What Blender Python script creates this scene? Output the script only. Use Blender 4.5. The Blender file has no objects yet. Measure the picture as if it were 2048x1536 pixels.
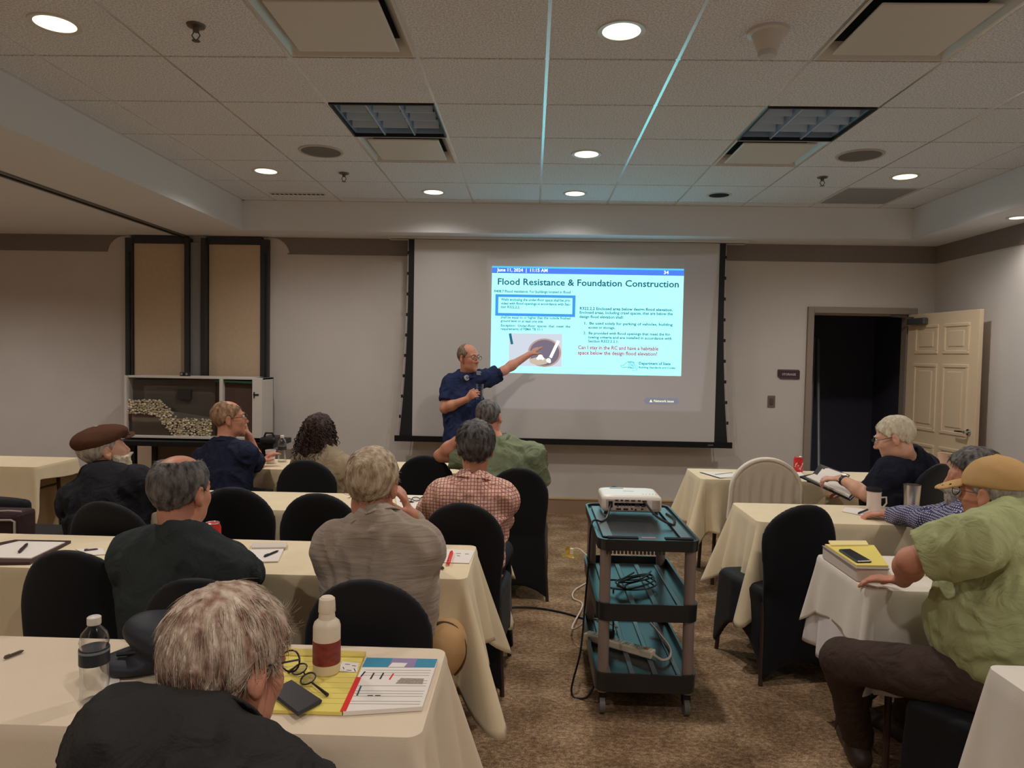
import bpy, bmesh, math, random
import numpy as np
from math import sin, cos, pi, radians
from mathutils import Vector, Matrix

random.seed(7)
rng = np.random.default_rng(11)
SC = bpy.context.scene
COL = SC.collection

# ------------------------------------------------------------------ camera
CAM_H = 1.55                       # phone held at this height over the carpet
FOC = 1432.0                       # focal length in pixels of the 2048 x 1536 frame
YAW, PITCH, ROLL = .0271, -.0397, .0183
_f = np.array([-sin(YAW)*cos(PITCH), cos(YAW)*cos(PITCH), sin(PITCH)])
_r = np.array([cos(YAW), sin(YAW), 0.])
_u = np.cross(_r, _f)
_r2 = cos(ROLL)*_r + sin(ROLL)*_u
_u2 = -sin(ROLL)*_r + cos(ROLL)*_u
cam_d = bpy.data.cameras.new('camera')
cam_d.sensor_fit = 'HORIZONTAL'
cam_d.sensor_width = 36
cam_d.lens = FOC/2048*36
cam_d.clip_start = .05
cam = bpy.data.objects.new('camera', cam_d)
COL.objects.link(cam)
m = Matrix(((_r2[0], _u2[0], -_f[0], 0), (_r2[1], _u2[1], -_f[1], 0), (_r2[2], _u2[2], -_f[2], CAM_H), (0, 0, 0, 1)))
cam.matrix_world = m
SC.camera = cam

def P(x, y, Y):
    "world point on the sight line of a photo pixel at depth Y (metres into the room)"
    d = _f + (x-1024)/FOC*_r2 - (y-768)/FOC*_u2
    p = d*(Y/d[1])
    p[2] += CAM_H
    return p

def PZ(x, y, z):
    "world point on the sight line of a photo pixel at height z"
    d = _f + (x-1024)/FOC*_r2 - (y-768)/FOC*_u2
    p = d*((z-CAM_H)/d[2])
    p[2] += CAM_H
    return p

# ------------------------------------------------------------------ world, exposure
w = bpy.data.worlds.new('world')
SC.world = w
w.use_nodes = True
w.node_tree.nodes['Background'].inputs[0].default_value = (.5, .55, .6, 1)
w.node_tree.nodes['Background'].inputs[1].default_value = 0.02
SC.view_settings.view_transform = 'Standard'
SC.view_settings.look = 'None'
SC.view_settings.gamma = 1
SC.view_settings.use_curve_mapping = False
SC.view_settings.exposure = 0.32
LAMP_W = 56.0                       # each recessed downlight
LAMP_RGB = (1.0, .935, .885)
SLIDE_E = 1.02                     # brightness of the projected slide
SC.cycles.diffuse_bounces = 5
SC.cycles.max_bounces = 12
SC.cycles.sample_clamp_indirect = 4.0

# ------------------------------------------------------------------ object helpers
def tag(o, label=None, cat=None, group=None, kind=None):
    if label: o['label'] = label
    if cat: o['category'] = cat
    if group: o['group'] = group
    if kind: o['kind'] = kind
    return o

def empty(name, loc=(0, 0, 0), rz=0.0, label=None, cat=None, group=None, kind=None):
    o = bpy.data.objects.new(name, None)
    o.empty_display_size = .05
    o.location = loc
    o.rotation_euler = (0, 0, rz)
    COL.objects.link(o)
    return tag(o, label, cat, group, kind)

def link(name, me, parent=None, mats=(), loc=None):
    o = bpy.data.objects.new(name, me)
    COL.objects.link(o)
    if parent is not None: o.parent = parent
    if loc is not None: o.location = loc
    for m_ in mats:
        if m_ is not None: me.materials.append(m_)
    return o

def copy_tree(o, parent=None):
    c = o.copy()
    COL.objects.link(c)
    c.parent = parent
    for ch in list(o.children): copy_tree(ch, c)
    return c

class MB:
    "collects simple solids; build() makes ONE mesh object"
    def __init__(s): s.v, s.f, s.m, s.cur, s.sm = [], [], [], 0, False
    def add(s, vs, fs):
        n = len(s.v)
        s.v += [tuple(map(float, q)) for q in vs]
        for q in fs:
            s.f.append([n+i for i in q]); s.m.append(s.cur)
        return s
    def box(s, c, d, rz=0., M=None, taper=None):
        cx, cy, cz = c; a, b, h = d[0]/2, d[1]/2, d[2]/2
        vs = []
        for z in (-h, h):
            k = 1 if (taper is None or z < 0) else taper
            for x, y in ((-a, -b), (a, -b), (a, b), (-a, b)):
                x *= k; y *= k
                q = Vector((x*cos(rz)-y*sin(rz), x*sin(rz)+y*cos(rz), z))
                if M is not None: q = M @ q
                vs.append((q[0]+cx, q[1]+cy, q[2]+cz))
        return s.add(vs, [(3, 2, 1, 0), (4, 5, 6, 7), (0, 1, 5, 4), (1, 2, 6, 5), (2, 3, 7, 6), (3, 0, 4, 7)])
    def rbox(s, c, d, r, rz=0., n=4, M=None):
        "box with rounded vertical edges"
        a, b = d[0]/2-r, d[1]/2-r
        pts = []
        for k, (sx, sy) in enumerate(((1, 1), (-1, 1), (-1, -1), (1, -1))):
            for i in range(n+1):
                t = k*pi/2+i*pi/2/n
                pts.append((sx*a+r*cos(t), sy*b+r*sin(t)))
        return s.prism(pts, -d[2]/2, d[2]/2, c, rz, M)
    def prism(s, pts, z0, z1, c=(0, 0, 0), rz=0., M=None):
        n = len(pts); vs = []
        for z in (z0, z1):
            for x, y in pts:
                q = Vector((x*cos(rz)-y*sin(rz), x*sin(rz)+y*cos(rz), z))
                if M is not None: q = M @ q
                vs.append((q[0]+c[0], q[1]+c[1], q[2]+c[2]))
        fs = [tuple(range(n-1, -1, -1)), tuple(range(n, 2*n))]
        fs += [(i, (i+1) % n, n+(i+1) % n, n+i) for i in range(n)]
        return s.add(vs, fs)
    def tube(s, path, r, n=8, cap=True):
        path = [np.array(q, float) for q in path]
        N = len(path)
        rs = r if hasattr(r, '__len__') else [r]*N
        up = None; rings = []
        for i in range(N):
            t = path[min(i+1, N-1)]-path[max(i-1, 0)]
            t = t/(np.linalg.norm(t)+1e-12)
            if up is None:
                up = np.array([0, 0, 1.]) if abs(t[2]) < .9 else np.array([1., 0, 0])
            a = np.cross(t, up); a /= np.linalg.norm(a)+1e-12
            b = np.cross(a, t); up = b
            rings.append([path[i]+rs[i]*(cos(2*pi*k/n)*a+sin(2*pi*k/n)*b) for k in range(n)])
        vs = [q for R_ in rings for q in R_]
        fs = []
        for i in range(N-1):
            for k in range(n):
                fs.append((i*n+k, i*n+(k+1) % n, (i+1)*n+(k+1) % n, (i+1)*n+k))
        if cap:
            fs.append(tuple(range(n-1, -1, -1))); fs.append(tuple((N-1)*n+k for k in range(n)))
        return s.add(vs, fs)
    def lathe(s, prof, c=(0, 0, 0), n=24, M=None):
        "profile of (r, z) turned about the z axis"
        vs, fs = [], []
        for r, z in prof:
            for k in range(n):
                q = Vector((r*cos(2*pi*k/n), r*sin(2*pi*k/n), z))
                if M is not None: q = M @ q
                vs.append((q[0]+c[0], q[1]+c[1], q[2]+c[2]))
        for i in range(len(prof)-1):
            for k in range(n):
                fs.append((i*n+k, i*n+(k+1) % n, (i+1)*n+(k+1) % n, (i+1)*n+k))
        if prof[0][0] > 1e-6: fs.append(tuple(range(n-1, -1, -1)))
        if prof[-1][0] > 1e-6: fs.append(tuple((len(prof)-1)*n+k for k in range(n)))
        return s.add(vs, fs)
    def disc(s, c, r, n=24, up=-1):
        vs = [(c[0]+r*cos(2*pi*k/n), c[1]+r*sin(2*pi*k/n), c[2]) for k in range(n)]
        return s.add(vs, [tuple(range(n)) if up > 0 else tuple(range(n-1, -1, -1))])
    def mesh(s, name, smooth=False):
        me = bpy.data.meshes.new(name)
        me.from_pydata(s.v, [], s.f)
        me.polygons.foreach_set('material_index', s.m)
        if smooth: me.polygons.foreach_set('use_smooth', [True]*len(s.f))
        me.update()
        return me
    def build(s, name, mats, parent=None, smooth=False, bevel=0., loc=None):
        if not isinstance(mats, (list, tuple)): mats = [mats]
        o = link(name, s.mesh(name, smooth), parent, mats, loc)
        if bevel:
            b = o.modifiers.new('bevel', 'BEVEL'); b.width = bevel; b.segments = 2; b.limit_method = 'ANGLE'
        if smooth and not bevel:
            autosmooth(o)
        return o

def autosmooth(o, ang=40):
    me = o.data
    bm = bmesh.new(); bm.from_mesh(me)
    for e in bm.edges:
        e.smooth = not (len(e.link_faces) == 2 and e.calc_face_angle(0) > radians(ang))
    bm.to_mesh(me); bm.free()

def text_mesh(name, body, size, mat, parent, M, align='LEFT', bold=0., width=None, lift=.0004):
    "lettering as flat mesh; M maps text x,y,z to the parent's space"
    cu = bpy.data.curves.new(name, 'FONT')
    cu.body = body; cu.size = size; cu.align_x = align; cu.offset = bold*size; cu.resolution_u = 2
    o = bpy.data.objects.new(name, cu); COL.objects.link(o)
    bpy.context.view_layer.update()
    dg = bpy.context.evaluated_depsgraph_get()
    me = bpy.data.meshes.new_from_object(o.evaluated_get(dg))
    bpy.data.objects.remove(o); bpy.data.curves.remove(cu)
    if width:
        xs = [v.co.x for v in me.vertices]
        if xs:
            k = width/(max(xs)-min(xs)+1e-9)
            for v in me.vertices: v.co.x *= k
    for v in me.vertices: v.co.z += lift
    me.transform(M)
    me.materials.clear()
    return link(name, me, parent, [mat])

# ------------------------------------------------------------------ materials
def lin(c):
    return tuple(((v/255)/12.92 if v/255 <= .04045 else ((v/255+.055)/1.055)**2.4) for v in c)

_M = {}
def mat(name, rgb, rough=.6, metal=0., spec=.5, var=0., vscale=30., bump=0., bscale=200., emit=0., emitc=None,
        wr=0., trans=0., sheen=0., ior=1.45, stretch=None, coat=0., contrast=None, rgb2=None):
    if name in _M: return _M[name]
    m = bpy.data.materials.new(name); m.use_nodes = True
    nt = m.node_tree; N = nt.nodes; L = nt.links
    b = N['Principled BSDF']
    c = (*rgb, 1)
    b.inputs['Base Color'].default_value = c
    b.inputs['Roughness'].default_value = rough
    b.inputs['Metallic'].default_value = metal
    b.inputs['Specular IOR Level'].default_value = spec
    b.inputs['IOR'].default_value = ior
    if trans: b.inputs['Transmission Weight'].default_value = trans
    if sheen:
        b.inputs['Sheen Weight'].default_value = sheen; b.inputs['Sheen Roughness'].default_value = .6
    if coat: b.inputs['Coat Weight'].default_value = coat
    if emit:
        b.inputs['Emission Color'].default_value = (*(emitc or rgb), 1); b.inputs['Emission Strength'].default_value = emit
    tc = None
    if var or bump or wr:
        tc = N.new('ShaderNodeTexCoord')
        vec = tc.outputs['Object']
        if stretch:
            mp = N.new('ShaderNodeMapping'); mp.inputs['Scale'].default_value = stretch
            L.new(vec, mp.inputs['Vector']); vec = mp.outputs['Vector']
    if var:
        nz = N.new('ShaderNodeTexNoise'); nz.inputs['Scale'].default_value = vscale; nz.inputs['Detail'].default_value = 4
        L.new(vec, nz.inputs['Vector'])
        cr = N.new('ShaderNodeValToRGB')
        lo, hi = contrast or (.3, .7)
        cr.color_ramp.elements[0].position = lo; cr.color_ramp.elements[1].position = hi
        c2 = rgb2 or tuple(min(1, v*(1+var)) for v in rgb)
        c1 = tuple(v*(1-var) for v in rgb) if rgb2 is None else rgb
        cr.color_ramp.elements[0].color = (*c1, 1); cr.color_ramp.elements[1].color = (*c2, 1)
        L.new(nz.outputs['Fac'], cr.inputs['Fac']); L.new(cr.outputs['Color'], b.inputs['Base Color'])
    if bump:
        nb = N.new('ShaderNodeTexNoise'); nb.inputs['Scale'].default_value = bscale; nb.inputs['Detail'].default_value = 3
        L.new(vec, nb.inputs['Vector'])
        bp = N.new('ShaderNodeBump'); bp.inputs['Strength'].default_value = bump; bp.inputs['Distance'].default_value = .01
        L.new(nb.outputs['Fac'], bp.inputs['Height']); L.new(bp.outputs['Normal'], b.inputs['Normal'])
    if wr:
        nw = N.new('ShaderNodeTexNoise'); nw.inputs['Scale'].default_value = 11; nw.inputs['Detail'].default_value = 5; nw.inputs['Distortion'].default_value = 1.6; nw.inputs['Roughness'].default_value = .45
        L.new(vec, nw.inputs['Vector'])
        b2 = N.new('ShaderNodeBump'); b2.inputs['Strength'].default_value = wr; b2.inputs['Distance'].default_value = .035
        L.new(nw.outputs['Fac'], b2.inputs['Height'])
        if bump: L.new(b2.outputs['Normal'], bp.inputs['Normal'])
        else: L.new(b2.outputs['Normal'], b.inputs['Normal'])
    _M[name] = m
    return m

def clear(name, tint=(1, 1, 1), gloss=.25, rough=.05):
    "thin clear plastic or glass: see-through with a sheen toward grazing angles"
    if name in _M: return _M[name]
    m = bpy.data.materials.new(name); m.use_nodes = True
    N = m.node_tree.nodes; L = m.node_tree.links; N.clear()
    t = N.new('ShaderNodeBsdfTransparent'); t.inputs[0].default_value = (*tint, 1)
    g = N.new('ShaderNodeBsdfGlossy'); g.inputs['Roughness'].default_value = rough
    lw = N.new('ShaderNodeLayerWeight'); lw.inputs[0].default_value = gloss
    mx = N.new('ShaderNodeMixShader'); o = N.new('ShaderNodeOutputMaterial')
    L.new(lw.outputs['Facing'], mx.inputs[0]); L.new(t.outputs[0], mx.inputs[1]); L.new(g.outputs[0], mx.inputs[2]); L.new(mx.outputs[0], o.inputs[0])
    _M[name] = m
    return m

def emis(name, rgb, s):
    if name in _M: return _M[name]
    m = bpy.data.materials.new(name); m.use_nodes = True
    N = m.node_tree.nodes; N.clear()
    e = N.new('ShaderNodeEmission'); e.inputs[0].default_value = (*rgb, 1); e.inputs[1].default_value = s
    o = N.new('ShaderNodeOutputMaterial'); m.node_tree.links.new(e.outputs[0], o.inputs[0])
    _M[name] = m
    return m

def checked(name, base, line, line2=None, sc=45., w_=.18, rough=.8):
    "woven check: thin lines both ways in object space"
    if name in _M: return _M[name]
    m = bpy.data.materials.new(name); m.use_nodes = True
    nt = m.node_tree; N = nt.nodes; L = nt.links
    b = N['Principled BSDF']; b.inputs['Roughness'].default_value = rough; b.inputs['Specular IOR Level'].default_value = .2
    tc = N.new('ShaderNodeTexCoord'); sx = N.new('ShaderNodeSeparateXYZ'); L.new(tc.outputs['Object'], sx.inputs[0])
    def lines(sock, s_):
        a = N.new('ShaderNodeMath'); a.operation = 'MULTIPLY'; a.inputs[1].default_value = s_; L.new(sock, a.inputs[0])
        f = N.new('ShaderNodeMath'); f.operation = 'FRACT'; L.new(a.outputs[0], f.inputs[0])
        l = N.new('ShaderNodeMath'); l.operation = 'LESS_THAN'; l.inputs[1].default_value = w_; L.new(f.outputs[0], l.inputs[0])
        return l.outputs[0]
    ge = N.new('ShaderNodeNewGeometry'); vt = N.new('ShaderNodeVectorTransform'); vt.vector_type = 'NORMAL'; vt.convert_from = 'WORLD'; vt.convert_to = 'OBJECT'
    L.new(ge.outputs['Normal'], vt.inputs[0]); sn = N.new('ShaderNodeSeparateXYZ'); L.new(vt.outputs[0], sn.inputs[0])
    col = None
    for ax_, c_ in (('Z', line), ('X', line2 or line), ('Y', line2 or line)):
        l = lines(sx.outputs[ax_], sc)
        ab = N.new('ShaderNodeMath'); ab.operation = 'ABSOLUTE'; L.new(sn.outputs[ax_], ab.inputs[0])
        lt = N.new('ShaderNodeMath'); lt.operation = 'LESS_THAN'; lt.inputs[1].default_value = .72; L.new(ab.outputs[0], lt.inputs[0])
        mu = N.new('ShaderNodeMath'); mu.operation = 'MULTIPLY'; L.new(l, mu.inputs[0]); L.new(lt.outputs[0], mu.inputs[1])
        m1 = N.new('ShaderNodeMix'); m1.data_type = 'RGBA'
        m1.inputs[6].default_value = (*base, 1); m1.inputs[7].default_value = (*c_, 1)
        if col is not None: L.new(col, m1.inputs[6])
        L.new(mu.outputs[0], m1.inputs[0]); col = m1.outputs[2]
    L.new(col, b.inputs['Base Color'])
    nw = N.new('ShaderNodeTexNoise'); nw.inputs['Scale'].default_value = 11; nw.inputs['Detail'].default_value = 5; nw.inputs['Distortion'].default_value = 1.6
    L.new(tc.outputs['Object'], nw.inputs['Vector'])
    b2 = N.new('ShaderNodeBump'); b2.inputs['Strength'].default_value = .45; b2.inputs['Distance'].default_value = .03
    L.new(nw.outputs['Fac'], b2.inputs['Height']); L.new(b2.outputs['Normal'], b.inputs['Normal'])
    _M[name] = m
    return m

WALL = mat('wall_paint', lin((210, 203, 197)), .75, var=.03, vscale=2.5, bump=.05, bscale=300)
WALLR = WALL
SOFF = mat('soffit_paint', lin((228, 229, 233)), .8, bump=.05, bscale=250)
BAND = mat('taupe_border', lin((134, 124, 118)), .75, var=.04, vscale=60)
TILE = mat('ceiling_tile', lin((226, 228, 234)), .95, var=.20, vscale=120, bump=.6, bscale=200, contrast=(.36, .60))
TBAR = mat('ceiling_grid_metal', lin((226, 226, 224)), .24, metal=.75, spec=.9)
WHITEM = mat('white_enamel', lin((212, 210, 205)), .35)
DARK = mat('shadow_gap', (.004, .004, .005), .9)
BLACKP = mat('black_plastic', lin((30, 31, 34)), .45)
BLACKM = mat('black_metal', lin((28, 28, 30)), .4, metal=.3)
CREAM = mat('cream_cloth', lin((232, 214, 178)), .85, var=.03, vscale=8, bump=.12, bscale=500, spec=.2, sheen=.1)
IVORY = mat('ivory_cloth', lin((226, 218, 205)), .85, var=.03, vscale=8, bump=.12, bscale=500, spec=.2)
SPAN = mat('black_spandex', lin((16, 17, 22)), .62, spec=.25, sheen=.05)
BROWNM = mat('brown_metal', lin((70, 52, 44)), .4, metal=.2)
PAPER = mat('paper', lin((236, 228, 218)), .8)
YELLOW = mat('legal_pad_yellow', lin((232, 212, 110)), .8)
INK = mat('ink', lin((40, 40, 45)), .6)
RED = mat('red_print', lin((225, 45, 40)), .5)
CHROME = mat('chrome', (.6, .6, .6), .18, metal=1.)
STEEL = mat('brushed_steel', (.55, .53, .5), .3, metal=1.)
WOODL = mat('table_top_laminate', lin((150, 130, 105)), .5)
GLASS = clear('clear_plastic', (.93, .94, .94), .35, .06)

# ------------------------------------------------------------------ smooth solids from distance fields (meshed by surface nets)
F32 = np.float32
_T = rng.random((32, 32, 32)).astype(F32)*2-1
def vnoise(p):
    i = np.floor(p).astype(np.int32); f = (p-i).astype(F32); f = f*f*(3-2*f)
    x0, y0, z0 = i[:, 0] & 31, i[:, 1] & 31, i[:, 2] & 31
    x1, y1, z1 = (x0+1) & 31, (y0+1) & 31, (z0+1) & 31
    fx, fy, fz = f[:, 0], f[:, 1], f[:, 2]
    a = _T[x0, y0, z0]*(1-fx)+_T[x1, y0, z0]*fx; b_ = _T[x0, y1, z0]*(1-fx)+_T[x1, y1, z0]*fx
    c_ = _T[x0, y0, z1]*(1-fx)+_T[x1, y0, z1]*fx; d_ = _T[x0, y1, z1]*(1-fx)+_T[x1, y1, z1]*fx
    return (a*(1-fy)+b_*fy)*(1-fz)+(c_*(1-fy)+d_*fy)*fz

def V(*a): return np.array(a, F32)
def unit(v): v = np.asarray(v, float); return v/(np.linalg.norm(v)+1e-12)
def smin(a, b, k):
    h = np.maximum(k-np.abs(a-b), 0)/k
    return np.minimum(a, b)-h*h*k*.25
def smax(a, b, k): return -smin(-a, -b, k)
def sphere(p, c, r): return np.linalg.norm(p-np.asarray(c, F32), axis=1)-r
def rc(p, a, b, ra, rb):
    a = np.asarray(a, F32); b = np.asarray(b, F32); ba = b-a
    t = np.clip(((p-a)@ba)/(ba@ba+1e-12), 0, 1)
    return np.linalg.norm(p-a-t[:, None]*ba, axis=1)-(ra+(rb-ra)*t)
def ec(p, a, b, ra, rb, fd, qa, qb=None):
    "tapered capsule, flattened along fd: depth is q times the width"
    a = np.asarray(a, F32); b = np.asarray(b, F32); fd = np.asarray(fd, F32); ba = b-a
    qb = qa if qb is None else qb
    t = np.clip(((p-a)@ba)/(ba@ba+1e-12), 0, 1)
    v = p-a-t[:, None]*ba
    q = qa+(qb-qa)*t
    s = v@fd
    v = v+(s*(1/q-1))[:, None]*fd
    return (np.linalg.norm(v, axis=1)-(ra+(rb-ra)*t))*np.minimum(q, 1)**.7
def ell(p, c, r, A=None):
    q = p-np.asarray(c, F32)
    if A is not None: q = q@np.asarray(A, F32).T
    r = np.asarray(r, F32)
    k0 = np.linalg.norm(q/r, axis=1); k1 = np.linalg.norm(q/(r*r), axis=1)+1e-9
    return k0*(k0-1)/k1
def rbox_d(p, c, h, r):
    q = np.abs(p-np.asarray(c, F32))-(np.asarray(h, F32)-r)
    return np.linalg.norm(np.maximum(q, 0), axis=1)+np.minimum(q.max(1), 0)-r
def bounded(p, c, r, fn, big=.06):
    "evaluate fn only near the sphere (c, r)"
    d = np.linalg.norm(p-np.asarray(c, F32), axis=1)-r
    out = np.maximum(d, big*.5).astype(F32)
    k = d < big
    if k.any(): out[k] = fn(p[k])
    return out

_COR = np.array([(x, y, z) for z in (0, 1) for y in (0, 1) for x in (0, 1)], np.int64)
_EDG = [(0, 1), (2, 3), (4, 5), (6, 7), (0, 2), (1, 3), (4, 6), (5, 7), (0, 4), (1, 5), (2, 6), (3, 7)]
def nets(fn, lo, hi, h, slack=1.5):
    lo = np.asarray(lo, float); hi = np.asarray(hi, float)
    n = np.ceil((hi-lo)/(8*h)).astype(int)+1
    g = np.stack(np.meshgrid(*[np.arange(k) for k in n], indexing='ij'), -1).reshape(-1, 3).astype(np.int64)*8
    for size, sub in ((8, 4), (2, 2)):
        c = lo+(g+size/2)*h
        d = fn(c.astype(F32))
        g = g[np.abs(d) < size*h*.87*slack+.004]
        st = size//sub
        o = np.stack(np.meshgrid(*[np.arange(sub)]*3, indexing='ij'), -1).reshape(-1, 3).astype(np.int64)*st
        g = (g[:, None]+o[None]).reshape(-1, 3)
    g = g+1
    K = np.int64(1 << 20)
    key = lambda q: (q[..., 0]*K+q[..., 1])*K+q[..., 2]
    ck = key(g[:, None]+_COR[None])
    uk, inv = np.unique(ck.ravel(), return_inverse=True)
    uq = np.stack([uk//(K*K), (uk//K) % K, uk % K], -1)
    val = fn((lo+(uq-1)*h).astype(F32))
    Vv = val[inv].reshape(-1, 8)
    s = Vv < 0
    act = s.any(1) & ~s.all(1)
    g, Vv = g[act], Vv[act]; s = s[act]
    o_ = np.argsort(key(g)); g, Vv, s = g[o_], Vv[o_], s[o_]
    gk = key(g)
    pos = np.zeros((len(g), 3)); cnt = np.zeros(len(g))
    for a, b_ in _EDG:
        x = s[:, a] != s[:, b_]
        t = Vv[x, a]/(Vv[x, a]-Vv[x, b_])
        pos[x] += _COR[a]+(_COR[b_]-_COR[a])*t[:, None]
        cnt[x] += 1
    pos = lo+(g-1+pos/cnt[:, None])*h
    quads = []
    E_ = np.eye(3, dtype=np.int64)
    for ax, c1 in ((0, 1), (1, 2), (2, 4)):
        b1, b2 = E_[(ax+1) % 3], E_[(ax+2) % 3]
        x = np.where(s[:, 0] != s[:, c1])[0]
        idx = [x]
        ok = np.ones(len(x), bool)
        for off in (b1, b1+b2, b2):
            k = key(g[x]-off); j = np.searchsorted(gk, k); j = np.minimum(j, len(gk)-1)
            ok &= gk[j] == k; idx.append(j)
        q = np.stack(idx, 1)[ok]; sg = s[x[ok], 0]
        q[sg] = q[sg]
        q[~sg] = q[~sg][:, ::-1]
        quads.append(q)
    return pos, np.concatenate(quads)

def net_mesh(name, fn, lo, hi, h, origin=(0, 0, 0), relax=1):
    v, q = nets(fn, lo, hi, h)
    # a little relaxation takes the grid out of the surface
    for _ in range(relax):
        acc = np.zeros_like(v); cn = np.zeros(len(v))
        for a, b_ in ((0, 1), (1, 2), (2, 3), (3, 0)):
            np.add.at(acc, q[:, a], v[q[:, b_]]); np.add.at(cn, q[:, a], 1)
            np.add.at(acc, q[:, b_], v[q[:, a]]); np.add.at(cn, q[:, b_], 1)
        v = v*.5+.5*acc/np.maximum(cn, 1)[:, None]
    me = bpy.data.meshes.new(name)
    me.vertices.add(len(v)); me.vertices.foreach_set('co', (v-np.asarray(origin, float)).astype(F32).ravel())
    me.loops.add(len(q)*4); me.loops.foreach_set('vertex_index', q.astype(np.int32).ravel())
    me.polygons.add(len(q)); me.polygons.foreach_set('loop_start', np.arange(0, len(q)*4, 4, dtype=np.int32))
    me.polygons.foreach_set('use_smooth', np.ones(len(q), bool))
    me.update(calc_edges=True); me.validate()
    return me

# ------------------------------------------------------------------ the room
CEIL, SOF, BACK, RX = 2.943, 2.67, 7.04, 3.87
TX0, TX1, TY1 = -2.71, 3.42, 6.63            # the raised ceiling tray
LX, FY = -8.0, -3.6                          # far left wall, wall behind the camera

def carpet_mat():
    m = bpy.data.materials.new('mottled_carpet'); m.use_nodes = True
    nt = m.node_tree; N = nt.nodes; L = nt.links; b = N['Principled BSDF']
    b.inputs['Roughness'].default_value = .95; b.inputs['Specular IOR Level'].default_value = .1
    tc = N.new('ShaderNodeTexCoord')
    mp = N.new('ShaderNodeMapping'); mp.inputs['Scale'].default_value = (1, 1.5, 1); L.new(tc.outputs['Object'], mp.inputs[0])
    n1 = N.new('ShaderNodeTexNoise'); n1.inputs['Scale'].default_value = 42; n1.inputs['Detail'].default_value = 6; n1.inputs['Roughness'].default_value = .75
    n2 = N.new('ShaderNodeTexNoise'); n2.inputs['Scale'].default_value = 3.2; n2.inputs['Detail'].default_value = 3
    n3 = N.new('ShaderNodeTexNoise'); n3.inputs['Scale'].default_value = 190; n3.inputs['Detail'].default_value = 2
    for n in (n1, n2): L.new(mp.outputs[0], n.inputs['Vector'])
    L.new(tc.outputs['Object'], n3.inputs['Vector'])
    a = N.new('ShaderNodeMath'); a.operation = 'MULTIPLY_ADD'; a.inputs[1].default_value = .55
    L.new(n2.outputs['Fac'], a.inputs[0]); L.new(n1.outputs['Fac'], a.inputs[2])
    a2 = N.new('ShaderNodeMath'); a2.operation = 'MULTIPLY_ADD'; a2.inputs[1].default_value = .5
    L.new(n3.outputs['Fac'], a2.inputs[0]); L.new(a.outputs[0], a2.inputs[2])
    cr = N.new('ShaderNodeValToRGB'); e = cr.color_ramp.elements
    e[0].position = .78; e[0].color = (*lin((88, 66, 48)), 1); e[1].position = 1.28; e[1].color = (*lin((196, 166, 132)), 1)
    k = cr.color_ramp.elements.new(.98); k.color = (*lin((134, 108, 82)), 1)
    sc = N.new('ShaderNodeMath'); sc.operation = 'MULTIPLY'; sc.inputs[1].default_value = 1.0
    mr = N.new('ShaderNodeMapRange'); mr.inputs[1].default_value = .75; mr.inputs[2].default_value = 1.3
    L.new(a2.outputs[0], mr.inputs[0]); L.new(mr.outputs[0], cr.inputs[0])
    e[0].position = .12; k.position = .5; e[2].position = .92
    L.new(cr.outputs[0], b.inputs['Base Color'])
    bp = N.new('ShaderNodeBump'); bp.inputs['Strength'].default_value = .6; bp.inputs['Distance'].default_value = .006
    L.new(n3.outputs['Fac'], bp.inputs['Height']); L.new(bp.outputs[0], b.inputs['Normal'])
    return m
CARPET = carpet_mat()

def struct(name, mb, mats, parent=None, **k):
    o = mb.build(name, mats, parent, **k)
    if parent is None: o['kind'] = 'structure'
    return o

struct('floor', MB().box(((LX+RX)/2, (BACK+FY)/2, -.05), (RX-LX+.4, BACK-FY+.4, .1)), CARPET)
DX0, DX1, DZ = 2.72, 3.64, 2.015             # storage doorway
b = MB()
b.box(((LX+DX0)/2, BACK+.06, 1.55), (DX0-LX, .12, 3.1))
b.box(((DX0+DX1)/2, BACK+.06, (DZ+3.1)/2), (DX1-DX0, .12, 3.1-DZ))
b.box(((DX1+RX+.2)/2, BACK+.06, 1.55), (RX+.2-DX1, .12, 3.1))
wall_back = struct('wall_back', b, WALL)
wall_right = struct('wall_right', MB().box((RX+.06, (BACK+FY)/2, 1.55), (.12, BACK-FY+.2, 3.1)), WALL)
struct('wall_left', MB().box((LX-.06, (BACK+FY)/2, 1.55), (.12, BACK-FY+.2, 3.1)), WALL)
struct('wall_front', MB().box(((LX+RX)/2, FY-.06, 1.55), (RX-LX+.2, .12, 3.1)), WALL)

ceiling = struct('ceiling', MB().box(((TX0+TX1)/2, (TY1+FY)/2, CEIL+.11), (TX1-TX0+.3, TY1-FY+.3, .1)), DARK)
# lowered border round the tray, with its plain white face
b = MB().box(((LX+TX0)/2, (BACK+FY)/2, SOF+.2), (TX0-LX, BACK-FY, .4))
struct('trim_1', b, SOFF)
struct('trim_2', MB().box(((TX0+RX)/2, (BACK+TY1)/2, SOF+.2), (RX-TX0, BACK-TY1, .4)), SOFF)
struct('trim_3', MB().box(((TX1+RX)/2, (TY1+FY)/2, SOF+.2), (RX-TX1, TY1-FY, .4)), SOFF)

# track of the folding partition in the lowered border
tr = empty('partition_track', (-3.46, 0, SOF), label='dark metal track running along the lowered ceiling on the left', cat='track')
MB().box((0, (BACK+FY)/2, -.004), (.03, BACK-FY, .02)).build('groove', DARK, tr)
for s in (-1, 1):
    MB().box((s*.032, (BACK+FY)/2, -.005), (.03, BACK-FY, .012)).build('rail', mat('track_metal', lin((120, 116, 110)), .4, metal=.4), tr)

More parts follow.
